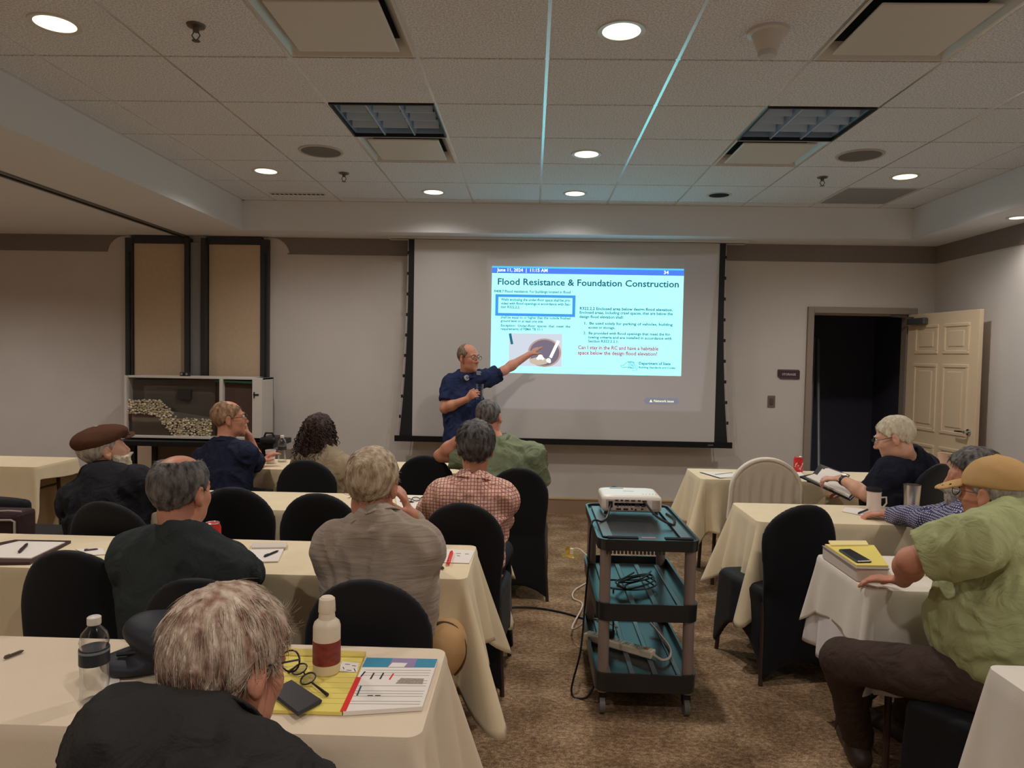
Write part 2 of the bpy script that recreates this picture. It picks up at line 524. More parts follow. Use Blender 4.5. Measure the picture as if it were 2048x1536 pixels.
# suspended ceiling: tegular tiles hung in a metal grid
GX = [.045+.61*i for i in range(-4, 6)]
GY = [3.42+.61*j for j in range(-11, 6)]
XS = [TX0]+GX+[TX1]
YS = [FY]+[y for y in GY if y > FY+.1]+[TY1]
cells = {}
tile_me = {}
FIX = {(-2, 1): 'troffer', (2, 1): 'troffer', (-2, 2): 'diff', (2, 2): 'diff', (-2, -1): 'diff', (2, -1): 'diff',
       (-2, -5): 'troffer', (2, -5): 'troffer', (4, 4): 'perf'}
for ix in range(len(XS)-1):
    for iy in range(len(YS)-1):
        x0, x1, y0, y1 = XS[ix], XS[ix+1], YS[iy], YS[iy+1]
        i = ix-5; j = round((y0-3.42)/.61) if iy else -99
        if iy == len(YS)-2: j = 5
        cells[i, j] = ((x0+x1)/2, (y0+y1)/2)
        if (i, j) in FIX: continue
        wx, wy = round(x1-x0-.016, 3), round(y1-y0-.016, 3)
        if (wx, wy) not in tile_me:
            mb = MB().box((0, 0, .009), (wx, wy, .018))
            me = mb.mesh('ceiling_tile'); me.materials.append(TILE); tile_me[wx, wy] = me
        link('ceiling_tile', tile_me[wx, wy], ceiling, loc=((x0+x1)/2, (y0+y1)/2, CEIL))
me1 = MB().box((0, 0, .012), (.024, TY1-FY, .012)).mesh('grid_bar'); me1.materials.append(TBAR)
for x in GX: link('grid_bar', me1, ceiling, loc=(x, (TY1+FY)/2, CEIL-.005))
me2 = MB().box((0, 0, .012), (TX1-TX0, .024, .012)).mesh('grid_bar'); me2.materials.append(TBAR)
for y in YS[1:-1]: link('grid_bar', me2, ceiling, loc=((TX0+TX1)/2, y, CEIL+.0035))
b = MB()
for x in (TX0+.011, TX1-.011): b.box((x, (TY1+FY)/2, CEIL+.003), (.022, TY1-FY, .01))
b.box(((TX0+TX1)/2, TY1-.011, CEIL+.003), (TX1-TX0, .022, .01))
b.build('wall_angle', TBAR, ceiling)

# taupe border strips with curved ends, wood-capped base
def band(name, x0, x1, cutl=False, cutr=False):
    z0, z1 = 2.508, SOF
    pts = []
    h = z1-z0
    if cutl: pts += [(x0+.22-.05, z0)]
    else: pts += [(x0, z0)]
    if cutr: pts += [(x1-.20, z0)] + [(x1-.20+.14*(1-cos(t))+.02*t, z0+h*sin(t)*.96) for t in np.linspace(.1, pi/2, 7)]
    else: pts += [(x1, z0)]
    pts += [(x1, z1), (x0, z1)]
    if cutl: pts += [(x0+.20-.14*(1-cos(t))-.02*t, z0+h*sin(t)*.96) for t in np.linspace(pi/2, .1, 7)]
    M_ = Matrix(((1, 0, 0), (0, 0, 1), (0, 1, 0)))
    b = MB().prism(pts, 0, .012, M=M_)
    for k, v in enumerate(b.v): b.v[k] = (v[0], BACK-.012+v[1], v[2])
    o = struct(name, b, BAND)
    return o
band('trim_4', -2.60, RX, cutl=True)
band('trim_5', LX, -4.03, cutr=True)
struct('trim_6', MB().box((RX-.006, (BACK+FY)/2, (2.508+SOF)/2), (.012, BACK-FY-.03, SOF-2.508)), BAND)
BASEC = mat('carpet_base', lin((150, 122, 100)), .9, var=.1, vscale=150)
WOODC = mat('oak_cap', lin((200, 170, 130)), .5)
def base(name, x0, x1):
    o = struct(name, MB().box(((x0+x1)/2, BACK-.006, .07), (x1-x0, .012, .14)), BASEC)
    MB().box(((x0+x1)/2, BACK-.009, .150), (x1-x0, .018, .02)).build('wood_cap', WOODC, o, bevel=.004)
base('baseboard_back', -2.55, DX0-.07)
base('baseboard_left', LX, -4.05)
o = struct('baseboard_right', MB().box((RX-.006, (BACK+FY)/2, .07), (.012, BACK-FY, .14)), BASEC)
MB().box((RX-.009, (BACK+FY)/2, .150), (.018, BACK-FY, .02)).build('wood_cap', WOODC, o, bevel=.004)

# storage closet behind the open door
CLO = mat('closet_shade', lin((96, 96, 112)), .9)  # wall colour darkened for the gloom of the unlit closet
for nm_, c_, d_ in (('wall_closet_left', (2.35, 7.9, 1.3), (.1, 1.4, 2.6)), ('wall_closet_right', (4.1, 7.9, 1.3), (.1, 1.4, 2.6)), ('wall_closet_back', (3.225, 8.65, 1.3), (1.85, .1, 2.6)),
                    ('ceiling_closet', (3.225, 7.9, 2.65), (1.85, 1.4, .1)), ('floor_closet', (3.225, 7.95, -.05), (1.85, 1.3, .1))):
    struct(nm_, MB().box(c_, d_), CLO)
# door frame
FRM = mat('door_frame_paint', lin((150, 138, 126)), .5)
b = MB()
b.box((DX0-.03, BACK-.005, DZ/2+.03), (.06, .05, DZ+.06)); b.box((DX1+.03, BACK-.005, DZ/2+.03), (.06, .05, DZ+.06))
b.box(((DX0+DX1)/2, BACK-.005, DZ+.03), (DX1-DX0, .05, .06))
b.box((DX0+.008, BACK+.07, DZ/2), (.016, .1, DZ)); b.box((DX1-.008, BACK+.07, DZ/2), (.016, .1, DZ)); b.box(((DX0+DX1)/2, BACK+.07, DZ-.008), (DX1-DX0-.032, .1, .016))
struct('trim_7', b, FRM, bevel=.004)

# six-panel door, swung into the room
DOORP = mat('door_paint', lin((226, 204, 172)), .45)
hinge = np.array([DX1-.01, BACK-.03]); free = P(1984, 618, 6.0)[:2]
ang = math.atan2(free[1]-hinge[1], free[0]-hinge[0])
DW = .915
door = empty('door_1', (hinge[0], hinge[1], .01), ang, kind='structure')
def leaf():
    # +y of the leaf faces right wall, -y ... camera side is +y after the swing
    b = MB().box((DW/2, 0, 1.0), (DW, .036, 2.0))
    return b.build('door_leaf', DOORP, door, bevel=.003)
leaf()
DS = -1.
for (x0, x1) in ((.12, .41), (.505, .795)):
    for (z0, z1) in ((.15, .78), (.93, 1.52), (1.64, 1.88)):
        for s in (-1, 1):
            b = MB()
            cx, cz, wx, wz = (x0+x1)/2, (z0+z1)/2, x1-x0, z1-z0
            y = s*.018
            for (ax, az, sx, sz) in ((0, wz/2, wx+.03, .03), (0, -wz/2, wx+.03, .03), (wx/2, 0, .03, wz-.03), (-wx/2, 0, .03, wz-.03)):
                b.box((cx+ax, y, cz+az), (sx, .016, sz))
            b.box((cx, y, cz), (wx-.10, .012, wz-.10))
            b.build('door_panel', DOORP, door, bevel=.005)
for s in (-1, 1):
    h = MB().lathe([(.0, .0), (.027, .0), (.027, .008), (.012, .012), (.012, .05), (0, .05)], n=20, M=Matrix.Rotation(-s*pi/2, 3, 'X'), c=(DW-.07, s*.018, .96))
    h.tube([(DW-.07, s*.06, .96), (DW-.10, s*.064, .962), (DW-.18, s*.060, .958), (DW-.195, s*.052, .956)], [.010, .009, .008, .007], 10)
    h.build('door_handle', CHROME, door, smooth=True)
cl = MB().box((.17, DS*.05, 1.93), (.24, .05, .06)).build('door_closer', mat('closer_grey', lin((95, 100, 100)), .4, metal=.5), door, bevel=.008)
MB().tube([(.12, DS*.05, 1.965), (-.05, DS*.16, 1.985)], .008, 6).tube([(-.05, DS*.16, 1.985), (-.16, DS*.02, 2.0)], .008, 6).build('closer_arm', _M['closer_grey'], cl)
for z in (.25, 1.0, 1.75):
    MB().tube([(0, .02, z-.05), (0, .02, z+.05)], .009, 8).build('hinge', CHROME, door)

# pipes and shelf in the closet
POLE = mat('pole_metal', lin((170, 172, 176)), .4, metal=.3)
for k, (xa, xb, lab) in enumerate(((2.78, 3.06, 'leftmost grey pole leaning in the dark storage closet'), (2.83, 3.12, 'second grey pole from the left leaning in the storage closet'),
                                   (2.90, 3.17, 'third grey pole from the left leaning in the storage closet'), (3.02, 3.22, 'rightmost grey pole leaning in the storage closet'))):
    o = MB().tube([(xa+.1, 7.75, .0), (xb+.12, 8.48, 1.86-.02*k)], .019, 10).build('pole', POLE, smooth=True)
    tag(o, lab, 'pole', 'poles in the storage closet')
c_ = empty('storage_crate', (2.62, 7.62, 0), label='tall dark cabinet with a grey handle box inside the storage closet', cat='cabinet')
MB().box((0, 0, .5), (.38, .5, 1.0)).build('body', mat('dark_cabinet', lin((36, 36, 44)), .6), c_, bevel=.01)
MB().box((.13, -.1, 1.035), (.22, .16, .07)).build('handle_box', mat('grey_box', lin((112, 116, 120)), .5), c_, bevel=.01)

# wall sign and switch
sg = empty('storage_sign', tuple(P(1577, 748.5, BACK)), label='small dark purple STORAGE sign on the wall beside the door', cat='sign')
SGN = mat('sign_plum', lin((72, 50, 58)), .5)
pts = [(-.105+.03, -.045), (.105, -.045), (.105, .03), (.095, .045), (-.105, .045), (-.105, -.02)]
b = MB().prism(pts, 0, .012, M=Matrix(((1, 0, 0), (0, 0, -1), (0, 1, 0))))
b.build('plate', SGN, sg)
b = MB()
for q in ((0, .036, .19, .003), (0, -.036, .16, .003)): b.box((q[0], -.0125, q[1]), (q[2], .001, q[3]))
b.build('border_line', mat('sign_line', lin((120, 100, 104)), .5), sg)
text_mesh('lettering', 'STORAGE', .03, mat('sign_letter', lin((205, 195, 195)), .5), sg, Matrix.Translation((0, -.0126, -.011)) @ Matrix.Rotation(pi/2, 4, 'X'), 'CENTER', .02)
sw = empty('light_switch', tuple(P(1542.5, 803, BACK)), label='brown light switch plate on the wall below the sign', cat='switch')
SWM = mat('switch_brown', lin((120, 104, 96)), .4)
MB().box((0, -.004, 0), (.072, .008, .116)).build('plate', SWM, sw, bevel=.003)
MB().box((0, -.009, 0), (.034, .008, .066)).build('rocker', mat('rocker_brown', lin((96, 80, 74)), .4), sw, bevel=.003)

# pocket doors of the folding partition, left of the screen
TANP = mat('tan_vinyl_panel', lin((206, 184, 156)), .75, var=.04, vscale=40, bump=.1, bscale=300)
DFR = mat('dark_bronze_frame', lin((62, 62, 64)), .45, metal=.3)
GST = mat('grey_metal_strip', lin((142, 142, 144)), .4, metal=.3)
def pocket(name, x0, x1, label):
    o = empty(name, ((x0+x1)/2, BACK, 0), label=label, cat='panel')
    W_ = x1-x0
    MB().box((0, -.022, 1.30), (W_-.04, .03, 2.58)).build('panel', TANP, o, bevel=.004)
    MB().box((0, -.028, 2.625), (W_, .05, .07)).build('header', DFR, o)
    return o
pocket('pocket_door', -3.965, -3.405, 'tan pocket door panel left of the grey metal strip')
pocket('pocket_door', -3.215, -2.665, 'tan pocket door panel right of the grey metal strip')
for x, w_, lab in ((-3.985, .075, 'dark metal jamb left of the tan pocket doors'), (-2.635, .075, 'dark metal jamb right of the tan pocket doors')):
    o = empty('partition_jamb', (x, BACK, 0), label=lab, cat='jamb')
    MB().box((0, -.03, 1.32), (w_, .06, 2.64)).build('post', DFR, o, bevel=.004)
    MB().box((.012, -.064, 1.4), (.012, .01, 2.2)).build('seal', BLACKP, o)
o = empty('closing_post', (-3.31, BACK, 0), label='grey metal closing post with dark edges between the two tan panels', cat='post')
MB().box((.015, -.05, 1.30), (.13, .06, 2.6)).build('strip', GST, o, bevel=.004)
for x in (-.075, .088): MB().box((x, -.06, 1.32), (.045, .10, 2.64)).build('edge', DFR, o, bevel=.004)

# ------------------------------------------------------------------ ceiling fixtures
LENS = emis('lamp_glow', (1.0, .86, .60), 1.6)
def downlight(c, label, lit=True, z=CEIL, r=.085, watts=1.0):
    o = empty('downlight', (c[0], c[1], z), label=label, cat='light', group='recessed ceiling downlights')
    MB().lathe([(r-.004, .004), (r, -.004), (r+.018, -.006), (r+.020, 0)], n=32).build('trim_ring', WHITEM if True else TBAR, o, smooth=True)
    MB().lathe([(r, -.003), (r-.01, .02), (r-.012, .07)], n=32).build('reflector', mat('can_reflector', lin((200, 190, 170)), .3) if lit else DARK, o, smooth=True)
    MB().disc((0, 0, -.0035), r-.003, 32, -1).build('lens', LENS if lit else DARK, o)
    if lit:
        l = bpy.data.lights.new('bulb', 'SPOT'); l.energy = LAMP_W*watts; l.color = LAMP_RGB; l.spot_size = radians(152); l.spot_blend = 1.0; l.shadow_soft_size = .045
        lo = bpy.data.objects.new('bulb', l); COL.objects.link(lo); lo.parent = o; lo.location = (0, 0, -.05)
    return o
d0 = PZ(110, 47, CEIL)
downlight((d0[0], d0[1]), 'large lit downlight in the upper left of the ceiling')
downlight(PZ(1243, 62, CEIL)[:2], 'lit downlight between the two green-lit grid bars nearest the camera')
downlight(PZ(1173, 308, CEIL)[:2], 'lit downlight between the green-lit grid bars, level with the round speakers')
downlight(PZ(532, 342, CEIL)[:2], 'lit downlight near the left fascia, beyond the left round speaker')
downlight(PZ(867, 384, CEIL)[:2], 'small lit downlight near the back edge, left of the centre', watts=.28)
downlight(PZ(1150, 387, CEIL)[:2], 'small lit downlight near the back edge, between the green-lit grid bars', watts=.28)
downlight(PZ(1810, 353, CEIL)[:2], 'lit downlight near the right fascia, beyond the right round speaker')
downlight(PZ(1438, 390, CEIL)[:2], 'unlit black downlight near the back edge on the right', lit=False)
downlight(PZ(2036, 435, SOF)[:2], 'small lit downlight in the lowered border on the right', z=SOF, r=.06, watts=.14)
for x, y, w_ in ((-2.1, 0.2, 'left of'), (.35, .3, 'just above'), (2.8, .2, 'right of'), (-2.1, -2.2, 'far behind and left of'), (.35, -2.2, 'far behind'), (2.8, -2.2, 'far behind and right of'), (2.9, 2.2, 'ahead and right of')):
    downlight((x, y), 'lit ceiling downlight out of frame, '+w_+' the camera')
for x, y, w_ in ((-5.2, 5.2, 'near the back wall'), (-5.2, 2.6, 'in the middle'), (-5.2, 0., 'near the camera')):  # unseen lamps added to brighten the left wall
    downlight((x, y), 'added downlight out of frame in the lowered ceiling far left, '+w_, z=SOF, watts=1.6)

# recessed fluorescent fixtures, with a blue tube glow added for their sheen
LOUV = mat('louver_blue_sheen', lin((176, 200, 226)), .3, metal=.3)  # blue of the reflected sheen mixed into the louver colour
def troffer(c, label):
    o = empty('recessed_light', (c[0], c[1], CEIL), label=label, cat='light', group='recessed louvred lights')
    b = MB()
    for s in (-1, 1):
        b.box((s*.292, 0, .008), (.012, .596, .03)); b.box((0, s*.292, .008), (.572, .012, .03))
    b.build('frame', BLACKP, o)
    b = MB(); b.box((0, 0, .095), (.58, .58, .01))
    for s in (-1, 1):
        b.box((s*.285, 0, .055), (.01, .57, .08)); b.box((0, s*.285, .055), (.57, .01, .08))
    b.build('housing', LOUV, o)
    for x in (-.095, .095):
        MB().prism([(-.004, 0), (.004, 0), (.014, .05), (-.014, .05)], -.28, .28, (x, 0, 0), M=Matrix(((1, 0, 0), (0, 0, 1), (0, 1, 0)))).build('louver', WHITEM if False else LOUV, o)
    for y in (-.14, 0, .14):
        for x in (-.19, 0, .19):
            MB().prism([(-.002, .004), (.002, .004), (.022, .05), (-.022, .05)], -.078, .078, (x, y, 0), M=Matrix(((0, 0, 1), (1, 0, 0), (0, 1, 0)))).build('cross_blade', LOUV, o)
    for y in (-.21, -.07, .07, .21):
        MB().tube([(-.27, y, .075), (.27, y, .075)], .008, 8).build('glow_tube', emis('glow_tube', (.16, .46, 1.0), 8.0), o, smooth=True)
    return o
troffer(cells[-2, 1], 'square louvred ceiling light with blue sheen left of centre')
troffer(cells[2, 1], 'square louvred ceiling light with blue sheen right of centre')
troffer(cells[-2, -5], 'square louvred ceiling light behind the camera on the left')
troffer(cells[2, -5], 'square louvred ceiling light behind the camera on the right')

def diffuser(c, label):
    o = empty('air_diffuser', (c[0], c[1], CEIL), label=label, cat='vent', group='square ceiling air diffusers')
    b = MB()
    vs = []
    for (h, z) in ((.298, 0.0), (.285, -.002), (.225, .07)):
        vs += [(-h, -h, z), (h, -h, z), (h, h, z), (-h, h, z)]
    fs = []
    for r_ in range(2):
        for k in range(4): fs.append((r_*4+k, r_*4+(k+1) % 4, r_*4+4+(k+1) % 4, r_*4+4+k))
    b.add(vs, fs); b.build('frame', WHITEM, o)
    MB().box((0, 0, .075), (.46, .46, .01)).build('duct_shadow', DARK, o)
    MB().box((0, 0, .002), (.47, .47, .012)).build('plaque', WHITEM, o, bevel=.006)
    return o
diffuser(cells[-2, 2], 'square white air diffuser beside the left louvred light')
diffuser(cells[2, 2], 'square white air diffuser beside the right louvred light')
diffuser(cells[-2, -1], 'big square white air diffuser at the top edge left of centre')
diffuser(cells[2, -1], 'big square white air diffuser at the top edge on the right')

def speaker(px, label):
    q = PZ(*px, CEIL)
    o = empty('ceiling_speaker', (q[0], q[1], CEIL), label=label, cat='speaker', group='round ceiling speakers')
    MB().lathe([(.135, .0), (.135, -.008), (.150, -.008), (.155, 0)], n=36).build('rim', mat('speaker_rim', lin((190, 182, 176)), .5), o, smooth=True)
    MB().lathe([(0, -.004), (.09, -.005), (.134, -.003)], n=36).build('grille', mat('speaker_grille', lin((128, 122, 118)), .8, bump=.6, bscale=900), o, smooth=True)
speaker((642, 302), 'round grey ceiling speaker on the left')
speaker((1720, 310), 'round grey ceiling speaker on the right')

SPR = mat('sprinkler_metal', lin((110, 100, 92)), .35, metal=.7)
def sprinkler(px, label):
    q = PZ(*px, CEIL)
    o = empty('sprinkler', (q[0], q[1], CEIL), label=label, cat='sprinkler', group='ceiling sprinklers')
    MB().lathe([(0, 0), (.04, 0), (.036, -.008), (.014, -.012), (.012, -.03), (0, -.03)], n=20).build('escutcheon', SPR, o, smooth=True)
    b = MB()
    for s in (-1, 1): b.tube([(s*.008, 0, -.028), (s*.018, 0, -.045), (s*.004, 0, -.064)], .003, 6)
    b.build('frame', SPR, o, smooth=True)
    MB().lathe([(0, -.064), (.017, -.066), (.017, -.068), (0, -.069)], n=16).build('deflector', SPR, o)
sprinkler((392, 50), 'bronze fire sprinkler at the upper left between downlight and big diffuser')
sprinkler((688, 346), 'small fire sprinkler beyond the left round speaker')
sprinkler((1645, 354), 'small fire sprinkler beyond the right round speaker')

q = PZ(1536, 62, CEIL)
o = empty('smoke_detector', (q[0], q[1], CEIL), label='white cone-shaped smoke detector at the top right of the ceiling', cat='detector')
MB().lathe([(0, 0), (.085, 0), (.085, -.012), (.078, -.016)], n=32).build('base', WHITEM, o, smooth=True)
MB().lathe([(.068, -.012), (.062, -.03), (.042, -.085), (.036, -.090)], n=32).build('body', WHITEM, o, smooth=True)
MB().lathe([(.040, -.088), (.040, -.10), (.034, -.108), (0, -.110)], n=32).build('sensor_cap', mat('cap_grey', lin((200, 204, 206)), .3), o, smooth=True)

c = cells[-4, 4]
o = empty('slot_diffuser', (c[0], c[1]+.15, CEIL), label='slotted air grille in the back left ceiling tile', cat='vent')
MB().box((0, 0, -.004), (.50, .06, .008)).build('frame', WHITEM, o)
for k in range(12): MB().box((-.22+.04*k, .0, -.0085), (.028, .03, .003)).build('slot', DARK, o)
c = cells[4, 4]
o = empty('return_grille', (c[0], c[1], CEIL), label='perforated grey return air panel at the back right of the ceiling', cat='vent')
MB().box((0, 0, .008), (.594, .594, .016)).build('frame', WHITEM, o)
MB().box((0, 0, -.001), (.55, .55, .003)).build('perforated_plate', mat('perforated', lin((150, 150, 152)), .6, var=.35, vscale=420, bump=.4, bscale=420), o)

# ------------------------------------------------------------------ projection screen and slide
SY = 6.88
scr = empty('projection_screen', (.31, SY, .73), label='large pull-down projection screen with black borders showing a slide', cat='screen')
def S(x, y):
    q = P(x, y, SY); return (q[0]-.31, q[2]-.73)
FABRIC = mat('screen_fabric', lin((206, 202, 198)), .85)
def vprism(pts, y0, y1):
    b = MB().prism(pts, y0, y1, M=Matrix(((1, 0, 0), (0, 0, 1), (0, 1, 0))))
    return b
tl, trr, bl, br = S(829, 487), S(1440, 490), S(826, 876), S(1428, 886)
x0, x1 = tl[0], trr[0]
zt, zb = SOF-.73, .02
vprism([(x0, zb), (x1, zb), (x1, zt), (x0, zt)], 0, .003).build('fabric', FABRIC, scr)
def edge(xi, sgn):
    pts = [(xi, zt), (xi, zb)]
    out = []
    for k in range(11):
        t = k/10
        out.append((xi+sgn*(.125-.20*t+.16*t*t-.028*t**3+.0), zb+(zt-zb)*t))
    pts += out
    return pts if sgn < 0 else pts[::-1]
b = vprism(edge(x0, -1), -.0015, .0045); b.build('border', BLACKP, scr)
b = vprism(edge(x1, 1), -.0015, .0045); b.build('border', BLACKP, scr)
def cord(xi, sgn):
    path = [(xi+sgn*(.150-.23*t+.18*t*t-.04*t**3), .0, zb+(zt-zb)*t) for t in np.linspace(0, 1, 14)]
    MB().tube(path, .003, 5).build('tension_cord', mat('white_cord', lin((210, 205, 200)), .6), scr)
    for t in np.linspace(.1, .92, 9):
        MB().box((xi+sgn*(.140-.22*t+.175*t*t-.036*t**3), 0, zb+(zt-zb)*t), (.02, .006, .03)).build('cord_tab', BLACKP, scr)
cord(x0, -1); cord(x1, 1)
MB().rbox(((x0+x1)/2, 0, 0), (x1-x0+.34, .045, .055), .012).build('bottom_bar', BLACKM, scr)
MB().box((1.37-.31+.35, -.0235, .0), (.05, .002, .014)).build('maker_badge', mat('badge', lin((90, 92, 96)), .4), scr)
MB().box(((x0+x1)/2, .02, zt-.012), (x1-x0+.5, .14, .024)).build('ceiling_slot', WHITEM, scr, bevel=.003)
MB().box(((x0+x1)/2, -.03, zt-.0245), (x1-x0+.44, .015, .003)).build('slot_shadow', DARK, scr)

def em(name, rgb, k=1.0): return emis(name, lin(rgb), SLIDE_E*k)
sl0, sl1, sl2, sl3 = S(984, 533), S(1367, 537), S(981, 746), S(1363, 751)
sx0, sx1 = (sl0[0]+sl2[0])/2, (sl1[0]+sl3[0])/2
sz1, sz0 = (sl0[1]+sl1[1])/2, (sl2[1]+sl3[1])/2
SW, SH = sx1-sx0, sz1-sz0
slide = vprism([(sx0, sz0), (sx1, sz0), (sx1, sz1), (sx0, sz1)], -.0012, -.0002).build('slide', em('slide_cyan', (146, 240, 246), 1.45), scr)
def rect(name, u0, v0, u1, v1, m_, lay):
    "slide coordinates 0..1 from the lower left"
    return vprism([(sx0+u0*SW, sz0+v0*SH), (sx0+u1*SW, sz0+v0*SH), (sx0+u1*SW, sz0+v1*SH), (sx0+u0*SW, sz0+v1*SH)],
                  -.0012-.0003*lay, -.0012).build(name, m_, slide)
rect('title_bar', 0, .935, 1, 1, em('bar_blue', (80, 125, 235), .9), 1)
rect('bar_edge', 0, .985, 1, 1, em('bar_cyan', (80, 190, 250), 1.), 2)
SWHT = em('slide_white', (245, 252, 255), 1.1); STXT = em('slide_text', (56, 100, 116), .75); SGRN = em('slide_serif', (62, 108, 118), .75); SRED = em('slide_red', (190, 56, 90), .8); STEAL = em('slide_teal', (40, 120, 140), .7)
def txt(body, u, v, hgt, m_, width=None, bold=.028, lay=3):
    M_ = Matrix.Translation((sx0+u*SW, -.0012-.0003*lay, sz0+v*SH)) @ Matrix.Rotation(pi/2, 4, 'X')
    return text_mesh('slide_lettering', body, hgt*SH/.70, m_, slide, M_, width=width*SW if width else None, bold=bold)
txt('June 11, 2024  |  11:15 AM', .028, .952, .030, SWHT, .265, .02)
txt('34', .895, .950, .030, SWHT, .025, .02)
txt('Flood Resistance & Foundation Construction', .028, .828, .060, STXT, .945, .022)
txt('R408.7 Flood resistance. For buildings located in flood', .012, .755, .024, SGRN, .40)
fr = em('frame_blue', (70, 150, 225), .9)
for q in ((.02, .535, .44, .562), (.02, .712, .44, .738), (.02, .562, .036, .712), (.424, .562, .44, .712)): rect('highlight_frame', *q, fr, 2)
for t_, v in (('Walls enclosing the under-floor space shall be pro-', .678), ('vided with flood openings in accordance with Sec-', .642)): txt(t_, .05, v, .024, SGRN, .365)
txt('tion R322.2.2.', .05, .608, .024, SGRN, .10)
txt('shall be equal to or higher than the outside finished', .05, .512, .022, SGRN, .365)
txt('ground level on at least one side.', .05, .478, .022, SGRN, .225)
txt('Exception:  Under-floor  spaces  that  meet  the', .05, .435, .022, SGRN, .365)
txt('requirements of FEMA TB 11-1.', .05, .403, .022, SGRN, .225)
txt('R322.2.2 Enclosed area below design flood elevation.', .462, .605, .026, STXT, .485, .03)
txt('Enclosed areas, including crawl spaces, that are below the', .462, .568, .026, SGRN, .485)
txt('design flood elevation shall:', .462, .528, .026, SGRN, .23)
txt('1.  Be used solely for parking of vehicles, building', .485, .468, .024, SGRN, .46)
txt('access or storage.', .51, .430, .024, SGRN, .14)
txt('2.  Be provided with flood openings that meet the fol-', .485, .376, .024, SGRN, .455)
txt('lowing criteria and are installed in accordance with', .51, .338, .024, SGRN, .435)
txt('Section R322.2.2.1:', .51, .301, .024, SGRN, .16)
txt('Can I stay in the RC and have a habitable', .458, .236, .034, SRED, .42)
txt('space below the design flood elevation?', .458, .186, .034, SRED, .415)
txt('Department of State', .778, .100, .027, STEAL, .165)
txt('Building Standards and Codes', .778, .066, .019, STEAL, .19)
rect('logo_rule', .768, .05, .770, .125, STEAL, 2)
for t_, v in (('NEW', .108), ('YORK', .086), ('STATE', .064)): txt(t_, .722, v, .016, STEAL, .032, .02)
# outline of the state in the logo
lp = [(.685, .075), (.683, .085), (.70, .092), (.706, .105), (.722, .125), (.750, .128), (.757, .10), (.76, .07), (.768, .045), (.745, .042), (.757, .055), (.742, .063), (.735, .07), (.685, .075)]
b = MB(); b.tube([(sx0+u*SW, -.0022, sz0+v*SH) for u, v in lp], .002, 4); b.build('logo_outline', STEAL, slide)
# picture of the sump pit on the slide
rect('slide_picture', .095, .065, .375, .375, em('pic_grey', (200, 208, 220), .9), 1)
def disc(name, u, v, ru, rv, m_, lay, n=28):
    pts = [(sx0+(u+ru*cos(t))*SW, sz0+(v+rv*sin(t))*SH) for t in np.linspace(0, 2*pi, n, endpoint=False)]
    return vprism(pts, -.0012-.0003*lay, -.0012).build(name, m_, slide)
disc('pit_rim', .283, .195, .088, .135, em('pic_rim', (190, 160, 150), .8), 2)
disc('pit_inside', .283, .195, .078, .122, em('pic_pit', (132, 120, 138), .7), 3)
disc('pit_floor', .255, .115, .05, .035, em('pic_floor', (205, 190, 170), .8), 4)
b = MB(); b.tube([(sx0+.355*SW, -.0026, sz0+.31*SH), (sx0+.315*SW, -.0026, sz0+.15*SH)], .014, 4); b.build('pit_pipe', SWHT, slide)
b = MB(); b.tube([(sx0+.10*SW, -.0022, sz0+.37*SH), (sx0+.112*SW, -.0022, sz0+.27*SH)], .012, 4); b.build('picture_edge', STEAL, slide)
for u, v, r_ in ((.262, .155, .014), (.25, .142, .009), (.275, .14, .008), (.305, .125, .012), (.31, .112, .008)): disc('pit_pebble', u, v, r_, r_*1.7, SWHT, 6, 10)
# status pill at the lower right of the projected frame
pq = S(1323, 802); pw, ph = .165, .030
pts = [(pq[0]+s*(pw-ph)+ph*cos(t), pq[1]+ph*sin(t)) for s, t0 in ((1, -pi/2), (-1, pi/2)) for t in np.linspace(t0, t0+pi, 9)]
pill = vprism(pts, -.0012, -.0002).build('status_pill', em('pill_grey', (150, 150, 165), .55), scr)
PY = em('pill_text', (255, 250, 190), 1.0)
text_mesh('pill_lettering', 'Network issue', .032, PY, pill, Matrix.Translation((pq[0]-.075, -.0014, pq[1]-.011)) @ Matrix.Rotation(pi/2, 4, 'X'), bold=.01)
vprism([(pq[0]-.115, pq[1]-.013), (pq[0]-.087, pq[1]-.013), (pq[0]-.101, pq[1]+.013)], -.0018, -.0012).build('warning_mark', PY, pill)

# ------------------------------------------------------------------ tables and cloths
TZ = .73
def table(x0, x1, y0, y1, label):
    t = empty('folding_table', ((x0+x1)/2, (y0+y1)/2, 0), label=label, cat='table', group='narrow seminar tables')
    W_, D_ = x1-x0, y1-y0
    MB().box((0, 0, TZ-.014), (W_-.01, D_-.01, .02)).build('tabletop', WOODL, t, bevel=.004)
    for sx in (-1, 1):
        for sy in (-1, 1):
            MB().tube([(sx*(W_/2-.12), sy*(D_/2-.06), TZ-.03), (sx*(W_/2-.10), sy*(D_/2-.03), .0)], .013, 8).build('leg', BROWNM, t, smooth=True)
        MB().tube([(sx*(W_/2-.115), -(D_/2-.055), .55), (sx*(W_/2-.115), D_/2-.055, .55)], .009, 6).build('stretcher', BROWNM, t, smooth=True)
    return t

